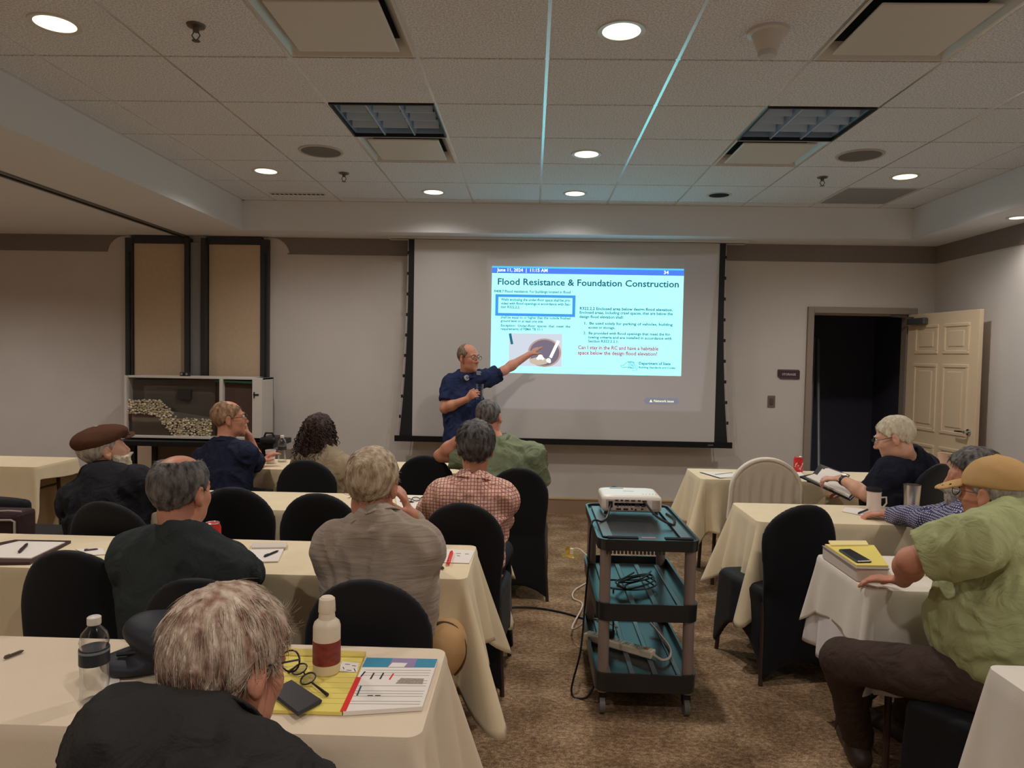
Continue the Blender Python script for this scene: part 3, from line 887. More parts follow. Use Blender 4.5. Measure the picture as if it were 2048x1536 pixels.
def cloth(name, x0, x1, y0, y1, drop, mat_, label, z=TZ, seed=0, flare=.10, amp=.055, corner=1.30, group='tablecloths', cat='tablecloth', ends=(1, 1), drops=None):
    "draped cloth: flat top, rounded rim, hanging skirt with folds gathered at the corners"
    r_ = random.Random(seed)
    cx, cy = (x0+x1)/2, (y0+y1)/2; a, b_ = (x1-x0)/2, (y1-y0)/2; rad = .03
    ring = []                       # x, y, outward nx, ny, corner weight, side drop
    def seg(p, q, nx, ny, n, dr):
        for k in range(n):
            t = k/n; ring.append((p[0]+(q[0]-p[0])*t, p[1]+(q[1]-p[1])*t, nx, ny, 0., dr))
    dB, dR, dF, dL = drops or (drop,)*4     # back, right, front, left
    nx_ = max(24, int((x1-x0)/.022)); ny_ = 20; nc = 15
    A_, B_ = a-rad, b_-rad
    def arc(cx_, cy_, t0, d0, d1):
        for k in range(nc):
            u = k/nc; t = t0+u*pi/2
            wv = sin(u*pi)
            base_ = d0+(d1-d0)*u
            ring.append((cx_+rad*cos(t), cy_+rad*sin(t), cos(t), sin(t), wv, base_))
    seg((-A_, -b_), (A_, -b_), 0, -1, nx_, dF); arc(A_, -B_, -pi/2, dF, dR)
    seg((a, -B_), (a, B_), 1, 0, ny_, dR); arc(A_, B_, 0, dR, dB)
    seg((A_, b_), (-A_, b_), 0, 1, nx_, dB); arc(-A_, B_, pi/2, dB, dL)
    seg((-a, B_), (-a, -B_), -1, 0, ny_, dL); arc(-A_, -B_, pi, dL, dF)
    n = len(ring); rows = 20
    ph = [r_.uniform(0, 6) for _ in range(8)]
    # arc length for fold waves
    L_ = [0.]
    for k in range(1, n): L_.append(L_[-1]+math.hypot(ring[k][0]-ring[k-1][0], ring[k][1]-ring[k-1][1])+.012*ring[k][4])
    T_ = L_[-1]
    # distance along the ring to the nearest corner middle
    cm = [k for k in range(n) if ring[k][4] > .985]
    cp = [L_[k] for k in cm]
    vs, fs = [], []
    for i in range(rows+1):
        s = i/rows
        for k, (x, y, nx, ny, cw, dr) in enumerate(ring):
            l = L_[k]
            dc = min(min(abs(l-c), T_-abs(l-c)) for c in cp)
            near = math.exp(-(dc/.16)**2)
            Dk = dr*(1+(corner-1)*math.exp(-(dc/.055)**2)) + .012*sin(l*9+ph[0])
            d = s*Dk
            # rim: quarter round over the first 2 cm
            rim = min(d/.02, 1.)
            out = .010*math.sin(rim*pi/2)
            down = d if d > .02 else .02*(1-math.cos(rim*pi/2))
            hang = max(d-.02, 0)
            wav = sin(l*21+ph[1])*.35+sin(l*33+ph[2])*.3+sin(l*12+ph[3])*.4
            fold = amp*near*(cos(dc*pi/.075))*(hang/.35)
            out += hang*flare*(.35+1.3*near)+amp*.28*wav*hang/.35*(.5+near)+fold
            out = max(out, .004)
            vs.append((x+nx*out, y+ny*out, z+.004-down))
    for i in range(rows):
        for k in range(n):
            fs.append((i*n+k, i*n+(k+1) % n, (i+1)*n+(k+1) % n, (i+1)*n+k))
    # top as a fan of strips
    c0 = len(vs); vs.append((0, 0, z+.004))
    for k in range(n): fs.append((c0, (k+1) % n, k))
    b = MB().add(vs, [f[::-1] for f in fs])
    o = b.build(name, mat_, smooth=True)
    o.location = (cx, cy, 0)
    sd = o.modifiers.new('thickness', 'SOLIDIFY'); sd.thickness = .0015; sd.offset = -1
    tag(o, label, cat, group)
    return o

ROWS = ((4.88, 5.34), (3.62, 4.09), (2.57, 3.03), (1.49, 1.945))
LEND, REND = -.225, 1.19
nm = ('farthest', 'second', 'third', 'nearest')
tl_ = ('narrow table under cream cloth in the farthest row, left side', 'narrow table under cream cloth where the man in checked shirt sits',
       'narrow table under cream cloth in front of the man in grey sweater', 'narrow table under white cloth in the left foreground with the spray bottle')
cl_ = ('cream tablecloth in the farthest row by the woman with curly hair', 'cream tablecloth of the row where the man in checked shirt sits',
       'cream tablecloth of the row where the man in grey sweater sits', 'ivory tablecloth in the left foreground under the yellow legal pad')
for k, (y0, y1) in enumerate(ROWS):
    xl = (-2.2, -2.3, -2.85, -2.3)[k]
    table(xl, LEND, y0, y1, tl_[k])
    cloth('tablecloth', xl, LEND, y0, y1, .36, CREAM if k < 3 else mat('ivory_warm', lin((228, 210, 184)), .85, bump=.12, bscale=500, spec=.2), cl_[k], seed=k, corner=1.45 if k != 3 else 1.3, amp=.06 if k != 3 else .04, flare=.16)
tr_ = ('narrow table under cream cloth by the storage door', 'narrow table under cream cloth holding the white travel mug',
       'narrow table under ivory cloth holding the box and yellow pad', 'narrow table under ivory cloth at the bottom right corner')
cr_ = ('cream tablecloth of the table by the storage door', 'cream tablecloth of the table with the white travel mug',
       'short ivory tablecloth under the box with yellow pad', 'ivory tablecloth at the bottom right corner')
for k, (y0, y1) in enumerate(ROWS):
    xr = (3.3, 3.3, 3.1, 2.9)[k]
    xl = (1.17, 1.16, 1.22, 1.25)[k]
    table(xl, xr, y0, y1, tr_[k])
    cloth('tablecloth', xl, xr, y0, y1, (.36, .36, .22, .5)[k], (CREAM, CREAM, IVORY, IVORY)[k], cr_[k], seed=20+k, corner=(1.35, 1.35, 1.3, 1.15)[k], amp=(.06, .06, .035, .03)[k], flare=.14 if k < 2 else .08)
cloth('tablecloth', 1.222, 3.098, ROWS[2][0]+.002, ROWS[2][1]-.002, .38, mat('pale_grey_cloth', lin((222, 216, 212)), .85, spec=.2), 'long pale under-cloth below the short ivory tablecloth', z=TZ-.003, seed=33, corner=1.0, amp=.03, flare=.045)
# side table in the far left
q0 = PZ(142, 918, TZ); q1 = PZ(72, 937, TZ)
table(-4.95, -3.35, 4.74, 5.2, 'narrow table under cream cloth standing apart at the far left')
cloth('tablecloth', -4.95, -3.35, 4.74, 5.2, .60, CREAM, 'long cream tablecloth of the table at the far left', seed=41, corner=1.05, amp=.03, flare=.05, drops=(.60, .10, .60, .60))

# ------------------------------------------------------------------ chairs in stretch covers
def chair_back(p):
    x, y, z = p[:, 0], p[:, 1], p[:, 2]
    yc = np.interp(z, [0, .44, .95], [-.225, -.19, -.262]).astype(F32)-.05*(x/.2)**2*np.clip((z-.5)/.3, 0, 1)*-1
    hw = np.interp(z, [0, .2, .45, .6, .70], [.205, .186, .176, .189, .196]).astype(F32)
    e = (np.sqrt((x/.196)**2+(np.maximum(z-.70, 0)/.215)**2)-1)*.19
    d2 = np.where(z > .70, e, np.abs(x)-hw)
    dt = np.abs(y-yc)-.022
    hem = (.02+.085*np.clip(1-(x/.19)**2, 0, 1))-z
    return smax(smax(d2, dt, .03), hem, .01)
def chair_seat(p):
    x, y, z = p[:, 0], p[:, 1], p[:, 2]
    tp = 1-.16*np.clip((.06-y)/.24, 0, 1)          # narrower toward the back
    pp = np.stack([x/tp, y, z], 1)
    d = rbox_d(pp, (0, .015, .425), (.205, .200, .045), .035)
    # stretch skirt: thin walls flaring to the feet, arched between them
    fl = np.clip((.44-z)/.44, 0, 1)
    hx, hy = (.196+.022*fl)*tp, .192+.02*fl
    yy = y-.016
    q = np.maximum(np.abs(x)-hx, np.abs(yy)-hy)
    wall = np.abs(q)-.009
    arch = np.where(np.abs(x)-hx > np.abs(yy)-hy, .05+.17*np.clip(1-(y/.2)**2, 0, 1), .05+.17*np.clip(1-(x/.19)**2, 0, 1))-z
    wall = smax(smax(wall, arch, .01), z-.44, .01)
    return smin(d, wall, .02)
def make_chair(lab, group='black covered banquet chairs'):
    o = empty('banquet_chair', label=lab, cat='chair', group=group)
    link('backrest', net_mesh('backrest', chair_back, (-.25, -.33, -.02), (.25, -.13, .96), .0125), o, [SPAN])
    link('seat', net_mesh('seat', chair_seat, (-.26, -.26, -.02), (.26, .26, .5), .0105), o, [SPAN])
    for sx in (-1, 1):
        MB().tube([(sx*.18, .185, .40), (sx*.205, .215, 0)], .011, 8).build('leg', BROWNM, o, smooth=True)
        MB().tube([(sx*.17, -.19, .40), (sx*.195, -.228, 0)], .011, 8).build('leg', BROWNM, o, smooth=True)
    return o
CH0 = None
def chair(px, top_y, Y, rz, lab, dz=0.):
    "px: photo column of the middle of the back; Y: depth of the top of the back"
    global CH0
    q = P(px, top_y, Y)
    if CH0 is None: CH0 = make_chair(lab); o = CH0
    else: o = copy_tree(CH0); o['label'] = lab
    s = q[2]/.915
    o.location = (q[0]-sin(rz)*.25, q[1]+cos(rz)*.25, 0)
    o.rotation_euler = (0, 0, rz)
    if abs(s-1) > .004: o.scale = (1, 1, s)
    return o
"chairs are listed row by row, farthest first"
chair(430, 906, 4.62, -.15, 'black covered chair of the man in navy polo at the far left')
chair(610, 918, 4.45, .05, 'black covered chair of the woman with curly hair')
chair(850, 909, 4.68, .05, 'empty black covered chair between the woman and the men in the far row')
c4 = chair(1038, 934, 4.45, .04, 'black covered chair of the man in green polo at the end of the row')
chair(205, 1000, 3.10, -.05, 'black covered chair of the man in flat cap')
chair(466, 972, 3.42, .0, 'empty black covered chair beside the red soda can')
chair(634, 984, 3.34, .03, 'empty black covered chair behind the grey sweater man, left of his head')
chair(924, 1003, 3.18, -.02, 'black covered chair of the man in pink checked shirt')
chair(136, 1097, 2.28, .0, 'empty black covered chair in the left foreground')
chair(392, 1152, 2.02, .0, 'black covered chair of the bald-crowned man in dark green shirt')
chair(731, 1155, 2.04, .0, 'black covered chair of the man in grey sweater')
chair(395, 1620, .82, -.08, 'black covered chair of the grey-haired man in the foreground')
chair(1614, 990, 3.40, .20, 'empty black covered chair with brown legs at the table with the mug')
chair(1880, 925, 4.02, .55, 'black covered chair of the white-haired man')
chair(2030, 1090, 2.95, .7, 'black covered chair of the bearded man in checked shirt')
c_ = chair(2160, 1140, 1.95, .9, 'black covered chair of the man in tan cap'); c_.location = (1.53, 2.27, 0); c_.rotation_euler = (0, 0, .63); c_.scale = (1, 1, 1)

# chair under a pleated cream cover by the door table
q = P(1528, 932, 4.62)
o = empty('covered_chair', (q[0]+.05, q[1]+.25, 0), -.12, label='chair with a pale pleated cover over its round back by the storage door', cat='chair')
def pleat_back(p):
    x, y, z = p[:, 0], p[:, 1], p[:, 2]
    yc = np.interp(z, [0, .44, .95], [-.235, -.20, -.262]).astype(F32)
    wv = .007*np.sin(x*95)*np.clip((.84-z)/.1, 0, 1)
    e = (np.sqrt((x/.215)**2+(np.maximum(z-.70, 0)/.215)**2)-1)*.2
    d2 = np.where(z > .70, e, np.abs(x)-.215-.05*np.clip(.7-z, 0, 1))
    return smax(smax(d2, np.abs(y-yc+wv)-.024, .025), .46-z, .01)
def pleat_rim(p):
    x, y, z = p[:, 0], p[:, 1], p[:, 2]
    e = np.abs((np.sqrt((x/.215)**2+(np.maximum(z-.70, 0)/.215)**2)-1)*.2)-.012
    e = np.where(z > .70, e, np.abs(np.abs(x)-.215-.05*np.clip(.7-z, 0, 1))-.012)
    yc = np.interp(z, [0, .44, .95], [-.235, -.20, -.262]).astype(F32)
    return smax(smax(e, np.abs(y-yc)-.03, .01), .5-z, .01)
link('back_cover', net_mesh('back_cover', pleat_back, (-.29, -.36, .4), (.29, -.12, .97), .0085, relax=0), o, [mat('sheer_cream', lin((214, 200, 182)), .9, spec=.1)])
link('cover_rim', net_mesh('cover_rim', pleat_rim, (-.29, -.36, .4), (.29, -.12, .97), .008), o, [mat('cream_rim', lin((228, 216, 200)), .85)])
for ch in CH0.children:
    c_ = ch.copy(); COL.objects.link(c_); c_.parent = o
# padded chair at the far left edge, with a bag on it
q = P(-14, 996, 3.75)
o = empty('padded_chair', (q[0], q[1]+.2, 0), -.1, label='black padded chair with squared back at the left edge', cat='chair')
def pad_back(p): return rbox_d(p, (0, -.2, .68), (.24, .03, q[2]-.68), .028)-.012*np.clip(1-(p[:, 0]/.24)**2, 0, 1)*np.clip(1-((p[:, 2]-.68)/.22)**2, 0, 1)
link('backrest', net_mesh('backrest', pad_back, (-.3, -.3, .4), (.3, -.1, 1.0), .013), o, [SPAN])
link('seat', net_mesh('seat', lambda p: rbox_d(p, (0, .03, .45), (.24, .23, .04), .035), (-.3, -.25, .36), (.3, .32, .53), .014), o, [SPAN])
for sx in (-1, 1):
    MB().tube([(sx*.21, .22, .42), (sx*.22, .24, 0)], .012, 8).build('leg', BLACKM, o, smooth=True)
    MB().tube([(sx*.21, -.2, .5), (sx*.22, -.24, 0)], .012, 8).build('leg', BLACKM, o, smooth=True)

# ------------------------------------------------------------------ people
def skin(name, c): return mat(name, lin(c), .5, spec=.4, var=.10, vscale=22, bump=.06, bscale=260)
SK1 = skin('skin_ruddy', (205, 142, 116)); SK2 = skin('skin_fair', (222, 168, 142)); SK3 = skin('skin_warm', (196, 140, 112))
def hairm(name, c1, c2): return mat(name, lin(c1), .55, spec=.35, var=.3, vscale=55, rgb2=lin(c2), stretch=(1, 1, .35), bump=.5, bscale=180)
EYEW = mat('eye_white', lin((225, 220, 214)), .25); IRIS = mat('iris_dark', lin((50, 40, 36)), .2)
FRAMEM = mat('spectacle_frame', lin((40, 34, 36)), .35)
LENSG = clear('spectacle_lens', (.96, .96, .96), .3, .03)

def rot_frame(yaw, pitch, roll):
    "rows: right, forward, up; yaw 0 looks to the screen (+y), positive turns left; degrees"
    y, p, r = radians(yaw), radians(pitch), radians(roll)
    f = np.array([-sin(y)*cos(p), cos(y)*cos(p), sin(p)])
    rt = np.array([cos(y), sin(y), 0.]); u = np.cross(rt, f)
    r2 = cos(r)*rt+sin(r)*u; u2 = -sin(r)*rt+cos(r)*u
    return np.stack([r2, f, u2])

def head_q(q, ears=True, s=1.0):
    x = np.abs(q[:, 0]); qm = q.copy(); qm[:, 0] = x
    d = ell(q, (0, -.014, .034), (.076, .097, .086))
    d = smin(d, ell(q, (0, .020, -.030), (.063, .077, .085)), .03)
    d = smin(d, ell(q, (0, .030, -.074), (.052, .058, .040)), .03)
    d = smin(d, rc(qm, (0, .086, .030), (.040, .074, .028), .010, .008), .014)
    d = smin(d, sphere(qm, (.037, .062, -.022), .022), .022)
    d = smax(d, -sphere(qm, (.031, .101, .012), .016), .012)
    d = smin(d, sphere(qm, (.031, .081, .012), .0135), .004)
    d = smin(d, rc(q, (0, .092, .016), (0, .113, -.024), .0075, .0125), .011)
    d = smin(d, sphere(qm, (.011, .103, -.029), .0085), .008)
    d = smin(d, rc(qm, (0, .0925, -.0575), (.021, .084, -.0595), .0062, .004), .007)
    d = smin(d, rc(qm, (0, .0915, -.0685), (.018, .084, -.066), .0068, .004), .007)
    d = smin(d, sphere(q, (0, .083, -.098), .018), .018)
    if ears:
        e = ell(qm, (.081, -.012, -.004), (.0085, .019, .033), rot_frame(-18, 0, 0) @ np.eye(3))
        e = smin(e, ell(qm, (.078, -.004, -.031), (.007, .010, .012)), .008)
        e = smax(e, -ell(qm, (.092, -.008, .002), (.009, .011, .019)), .006)
        d = smin(d, e, .006)
    return d

def hairline(y, hi=.0):
    return np.interp(y, [-.12, -.085, -.045, -.02, .012, .030, .052, .080, .10], [-.075, -.066, -.030, -.012, .000, .022, .052+hi, .078+hi, .095+hi]).astype(F32)

def hair_q(q, th=.012, bald=None, hi=0., rough=.004, lift=0., tuft=60.):
    d = head_q(q, ears=False)-th-lift*np.clip((q[:, 2]-.03)/.08, 0, 1)
    m_ = (hairline(q[:, 1], hi)-q[:, 2])*.75
    ang = np.arctan2(q[:, 0], q[:, 1]+.06)
    w_ = np.stack([ang*7, q[:, 2]*tuft*.35, np.linalg.norm(q[:, :2], axis=1)*tuft], 1)
    n_ = vnoise(w_)*.6+vnoise(q*tuft*1.7)*.4
    d = d-rough*n_
    # keep the ears clear
    xm = np.abs(q[:, 0])
    d = smax(d, m_+.004*vnoise(q*90), .010)
    qm = q.copy(); qm[:, 0] = xm
    d = smax(d, -(ell(qm, (.086, -.006, -.006), (.020, .022, .036))), .006)
    if bald is not None:
        (c_, r_) = bald
        d = smax(d, -(ell(q, c_, r_)-.006*vnoise(q*70)), .012)
    return d

def hand_fn(W, d, n, side, curl, spread=0.):
    d = unit(d); n = unit(np.asarray(n, float)-np.dot(n, d)*d)
    t = np.cross(d, n)*side            # toward the thumb
    segs = []
    pal = (W+d*.012, W+d*.072, n)
    for k, (o_, L_) in enumerate(((.028, .070), (.0095, .080), (-.0095, .074), (-.027, .058))):
        a = W+d*.080+t*o_*1.05-n*.002*(k in (0, 3))
        dirn = unit(d+t*o_*spread*8); cum = 0.
        c_ = curl[k] if hasattr(curl, '__len__') else curl
        for j, (fr, bend) in enumerate(((.45, .55), (.31, .95), (.24, .65))):
            cum += bend*c_
            dv = dirn*cos(cum)+n*sin(cum)
            b_ = a+dv*L_*fr
            segs.append((a, b_, .0088-.0009*j-.0006*(k == 3), .0082-.0010*j-.0006*(k == 3), k))
            a = b_
    th0 = W+d*.022+t*.024; th1 = th0+unit(d*.75+t*.65+n*.35)*.042; th2 = th1+unit(d*.95+t*.15+n*(.3+.35*(curl if not hasattr(curl, '__len__') else curl[1])))*.036
    def fn(p):
        D = ec(p, pal[0], pal[1], .026, .035, n, .44, .36)
        for f_ in range(4):
            df = None
            for (a, b_, ra, rb, k) in segs:
                if k != f_: continue
                e = rc(p, a, b_, ra, rb)
                df = e if df is None else smin(df, e, .004)
            D = smin(D, df, .007)
        D = smin(D, rc(p, th0, th1, .0125, .0100), .014)
        D = smin(D, rc(p, th1, th2, .0100, .0080), .004)
        return D
    return fn

def strands(name, me, A, head, origin, n, length, rad, crown, mat_, parent, lift=.05, wav=.0, seed=1, segs=4, down=.0):
    "short tapered strands lying along the combing direction over a hair mesh"
    rg = np.random.default_rng(seed)
    nv = len(me.vertices)
    co = np.empty(nv*3, F32); me.vertices.foreach_get('co', co); co = co.reshape(-1, 3)
    no = np.empty(nv*3, F32); me.vertices.foreach_get('normal', no); no = no.reshape(-1, 3)
    q = (co+origin-head)@A.T; nq = no@A.T
    outer = (np.einsum('ij,ij->i', q, nq) > .02*0) & (np.linalg.norm(q/np.array([.08, .1, .1]), axis=1) > .7)
    idx = np.where(outer)[0]
    if len(idx) == 0: return
    idx = idx[np.linalg.norm(q[idx]-np.asarray(crown), axis=1) > .035]
    pick = rg.choice(idx, n)
    base_ = q[pick]+nq[pick]*-.002; nn = nq[pick]
    fl = base_-np.asarray(crown); fl[:, 2] -= down+.05*np.clip((.11-base_[:, 2])/.05, 0, 1)
    fl += rg.normal(0, .012, fl.shape)
    fl -= np.einsum('ij,ij->i', fl, nn)[:, None]*nn
    fl /= np.linalg.norm(fl, axis=1)[:, None]+1e-9
    L_ = length*rg.uniform(.6, 1.25, n)
    pts = []
    sd = np.cross(fl, nn)
    phs = rg.uniform(0, 6.28, n)
    for k in range(segs+1):
        t = k/segs
        pts.append(base_+fl*(L_*t)[:, None]+nn*((lift*t*(1-.75*t)*1.6)*L_-(L_*t)**2/.21)[:, None]+sd*(wav*np.sin(phs+t*7)*L_)[:, None]*t)
    rings = []
    for k in range(segs+1):
        r_ = rad*(1-.85*(k/segs)**2)
        for a in range(3):
            rings.append(pts[k]+r_*(np.cos(a*2.094)*sd+np.sin(a*2.094)*nn))
    vv = np.stack(rings, 1)                    # n, (segs+1)*3, 3
    m_ = (segs+1)*3
    vv = vv.reshape(-1, 3)@A+head-origin
    fs = []
    for k in range(segs):
        for a in range(3): fs.append((k*3+a, k*3+(a+1) % 3, k*3+3+(a+1) % 3, k*3+3+a))
    fs = (np.array(fs)[None]+np.arange(n)[:, None, None]*m_).reshape(-1, 4)
    sm = bpy.data.meshes.new(name)
    sm.vertices.add(len(vv)); sm.vertices.foreach_set('co', vv.astype(F32).ravel())
    sm.loops.add(len(fs)*4); sm.loops.foreach_set('vertex_index', fs.astype(np.int32).ravel())
    sm.polygons.add(len(fs)); sm.polygons.foreach_set('loop_start', np.arange(0, len(fs)*4, 4, dtype=np.int32))
    sm.polygons.foreach_set('use_smooth', np.ones(len(fs), bool))
    sm.update(calc_edges=True)
    return link(name, sm, parent, [mat_])

def person(label, pel, neck, head, hyaw, hpitch=0, hroll=0, byaw=0, sh=.185, bulk=1., belly=0., arms=None, skin_=SK1,
           shirt=None, sleeve='short', collar='polo', trousers=None, shoes=BLACKP, hair=None, hair_m=None, h=.0055, hs=1.0,
           shoulders=None, knees=None, ankles=None, stand=False, folds=1., beard=None, cap=None, cap_m=None, glasses=False, eyes=False,
           nstr=900, strl=.03, strr=.0011, loose=1., hip_drop=.06, watch=None, brow=True, collar_m=None, toes=None):
    pel, neck, head = (np.asarray(v, float) for v in (pel, neck, head))
    by = radians(byaw)
    right = np.array([cos(by), sin(by), 0.]); fw = np.array([-sin(by), cos(by), 0.])
    U = unit(neck-pel); R_ = unit(right-np.dot(right, U)*U); Fd = np.cross(U, R_)
    Lt = np.linalg.norm(neck-pel)
    A = rot_frame(hyaw, hpitch, hroll)
    S_ = {'L': neck-U*.055-R_*sh, 'R': neck-U*.055+R_*sh}
    if shoulders:
        for k in shoulders: S_[k] = np.asarray(shoulders[k], float)
    org = np.array([pel[0], pel[1], 0.])
    o = empty('person', tuple(org), label=label, cat='person')
    AR = {}
    for k in 'LR':
        a = (arms or {}).get(k, {})
        sg = 1 if k == 'R' else -1
        E_ = a.get('el'); W_ = a.get('wr')
        if W_ is None: W_ = S_[k]+fw*.30-np.array([0, 0, .28])-right*sg*.06
        W_ = np.asarray(W_, float)
        if E_ is None:
            v = W_-S_[k]; D = np.linalg.norm(v); l1, l2 = .30, .265
            if D > l1+l2-.01:
                W_ = S_[k]+v/D*(l1+l2-.01); v = W_-S_[k]; D = np.linalg.norm(v)
            x = (l1*l1-l2*l2+D*D)/(2*D); hh = math.sqrt(max(l1*l1-x*x, 0))
            hint = np.asarray(a.get('hint', R_*sg*.6-np.array([0, 0, 1.])-fw*.2), float)
            hv = unit(v); hint = unit(hint-np.dot(hint, hv)*hv)
            E_ = S_[k]+hv*x+hint*hh
        E_ = np.asarray(E_, float)
        d = a.get('d'); d = unit(W_-E_) if d is None else unit(d)
        n = np.asarray(a.get('n', (0, 0, -1)), float)
        AR[k] = dict(S=S_[k], E=E_, W=W_, d=d, n=n, fn=hand_fn(W_, d, n, 1 if k == 'R' else -1, a.get('curl', .45), a.get('spread', .0)), c=W_+d*.09)
    hb = head-A[2]*.075*hs-A[1]*.018
    Mm = A.astype(F32)
    hq = lambda p: ((p-head.astype(F32))@Mm.T/hs).astype(F32)
    B_ = bulk
    c0, c1, c2, c3 = pel, pel+U*(.28*Lt), pel+U*(.60*Lt), neck-U*.13
    def torso(p, g=0.):
        d = ec(p, c0, c1, .163*B_+g, .150*B_+g, Fd, .74, .74)
        d = smin(d, ec(p, c1, c2, .150*B_+g, .166*B_+g, Fd, .74, .70), .05)
        d = smin(d, ec(p, c2, c3, .166*B_+g, .135*B_+g, Fd, .70, .66), .05)
        if belly: d = smin(d, ell(p, pel+U*.17+Fd*.07, np.array([.150+.06*belly, .10+.10*belly, .16+.04*belly])*B_+g, np.stack([R_, Fd, U])), .06)
        d = smin(d, rc(p, S_['L'], S_['R'], .053+g, .053+g), .05)
        for k in 'LR':
            d = smin(d, rc(p, neck+U*.02-Fd*.01, S_[k]*.8+neck*.2, .050+g, .050+g), .05)
        return d
    def bodyf(p):
        d = torso(p, -.014)
        nk = rc(p, neck-U*.03, hb, .058, .054)
        d = smin(d, nk, .035)
        hd = bounded(p, head, .17, lambda q: head_q(hq(q))*hs)
        d = smin(d, hd, .03)
        for k in 'LR':
            a = AR[k]
            lg = .014 if sleeve == 'long' else 0.
            d = smin(d, rc(p, a['S'], a['E'], .050-lg, .043-lg), .03)
            mid = a['E']+(a['W']-a['E'])*.3
            fa = smin(rc(p, a['E'], mid, .042-lg, .043-lg), rc(p, mid, a['W'], .042-lg, .0275), .03)
            hnd = bounded(p, a['c'], .13, a['fn'])
            fa = smin(fa, hnd, .018)
            d = smin(d, fa, .012)
        return d
    allp = np.stack([pel, neck, head]+[AR[k][j] for k in 'LR' for j in ('S', 'E', 'W', 'c')])
    lo = allp.min(0)-.22; hi_ = allp.max(0)+.22
    me = net_mesh('body', bodyf, lo, hi_, h, org, relax=1)
    link('body', me, o, [skin_])
    # shirt
    sf = {'short': .68, 'long': .95, 'none': 0}[sleeve]
    def fold(p, a=1.):
        q = np.stack([p@R_.astype(F32)*15, p@Fd.astype(F32)*15, p@U.astype(F32)*7], 1)
        w_ = vnoise(q*.45+5)*.9
        q2 = q*np.array([1., 1., 1.6], F32)+np.stack([w_, w_, -w_*2], 1)*1.2
        return (.010*(1-2*np.abs(vnoise(q2)))+.005*vnoise(q*2.1+w_[:, None]))*folds*a
    g = .014*loose
    nax = unit(hb-neck); cc = neck+nax*.022
    cr = unit(np.cross(nax, fw)) if abs(np.dot(nax, fw)) < .95 else R_
    cf = np.cross(nax, cr)
    def shirtf(p):
        d = torso(p, g)
        if belly or loose > 1.2: pass
        d = smax(d, -((p-(pel-U*hip_drop).astype(F32))@U.astype(F32)), .01)
        for k in 'LR':
            a = AR[k]
            if sleeve == 'short':
                end = a['S']+(a['E']-a['S'])*sf; dv = unit(a['E']-a['S']).astype(F32)
                ar = rc(p, a['S'], a['E'], .066*min(B_, 1.12)+g*.3, .064*min(B_, 1.12)+g*.5)
                ar = smax(ar, (p-end.astype(F32))@dv, .006)
            else:
                ar = rc(p, a['S'], a['E'], .060+g*.5, .050+g*.5)
                end = a['E']+(a['W']-a['E'])*.90; dv = unit(a['W']-a['E']).astype(F32)
                a2 = rc(p, a['E'], a['W'], .050+g*.5, .036+g*.3)
                a2 = smax(a2, (p-end.astype(F32))@dv, .005)
                ar = smin(ar, a2, .02)
            d = smin(d, ar, .035)
        d = d-fold(p)
        d = smax(d, -rc(p, neck+nax*.045, head, .060, .095), .006)
        if collar == 'crew':
            q = p-cc.astype(F32)
            z_ = q@nax.astype(F32); rr = np.linalg.norm(q-z_[:, None]*nax.astype(F32), axis=1)
            d = smin(d, np.sqrt((rr-.068)**2+(z_-.0)**2)-.010, .01)
        return d
    hsn = max(.0085, h*1.4)
    ms = net_mesh('shirt', shirtf, lo, hi_, hsn, org, relax=1)
    link({'long': 'shirt', 'short': 'shirt', 'none': 'shirt'}[sleeve], ms, o, [shirt])
    if collar in ('polo', 'shirt'):
        zc = .026 if collar == 'polo' else .034
        def colf(p):
            q = p-cc.astype(F32)
            z_ = q@nax.astype(F32); x_ = q@cr.astype(F32); y_ = q@cf.astype(F32)
            rr = np.sqrt(x_*x_+y_*y_)
            flap = smax(np.abs(rr-(.067+.85*np.maximum(zc+.016-z_, 0)))-.0055, np.abs(z_-zc)-.020, .005)
            band_ = smax(np.abs(rr-.0655)-.005, np.abs(z_-zc)-.022, .005)
            d = smin(flap, band_, .006)
            return smax(d, np.minimum(.012-np.abs(x_), .03-y_)*-1-.02*0-1., .004) if False else smax(d, .014-np.abs(x_)-.8*np.maximum(.035-y_, 0), .006)
        link('collar', net_mesh('collar', colf, cc-.14, cc+.14, .0048, org), o, [collar_m or shirt])
    # trousers and shoes
    hp = {k: pel+(R_*.088*(1 if k == 'R' else -1)) for k in 'LR'}
    if stand:
        kn = {k: hp[k]+np.array([0, 0, -.45])+fw*.02 for k in 'LR'}; an = {k: np.array([kn[k][0], kn[k][1], .09]) for k in 'LR'}
    else:
        kn = {k: np.array([hp[k][0], hp[k][1], .50])+fw*.42+right*(.05 if k == 'R' else -.05) for k in 'LR'}
        an = {k: np.array([kn[k][0], kn[k][1], .09])+fw*.03 for k in 'LR'}
    if knees: kn.update({k: np.asarray(v, float) for k, v in knees.items()})
    if ankles: an.update({k: np.asarray(v, float) for k, v in ankles.items()})
    def legf(p):
        d = ec(p, pel-U*.03, pel+U*.08, .168*B_, .158*B_, Fd, .76)
        for k in 'LR':
            l = smin(rc(p, hp[k], kn[k], .092*B_, .070), rc(p, kn[k], an[k], .068, .056), .03)
            l = smax(l, (.075 if True else 0)-p[:, 2], .01)
            d = smin(d, l, .025)
        return d-.004*vnoise(p*16)*folds-.003*vnoise(p*34)
    pts = np.stack([pel]+[kn[k] for k in 'LR']+[an[k] for k in 'LR'])
    link('trousers', net_mesh('trousers', legf, pts.min(0)-.2, pts.max(0)+.2, .0125 if not knees else .009, org, relax=1), o, [trousers])
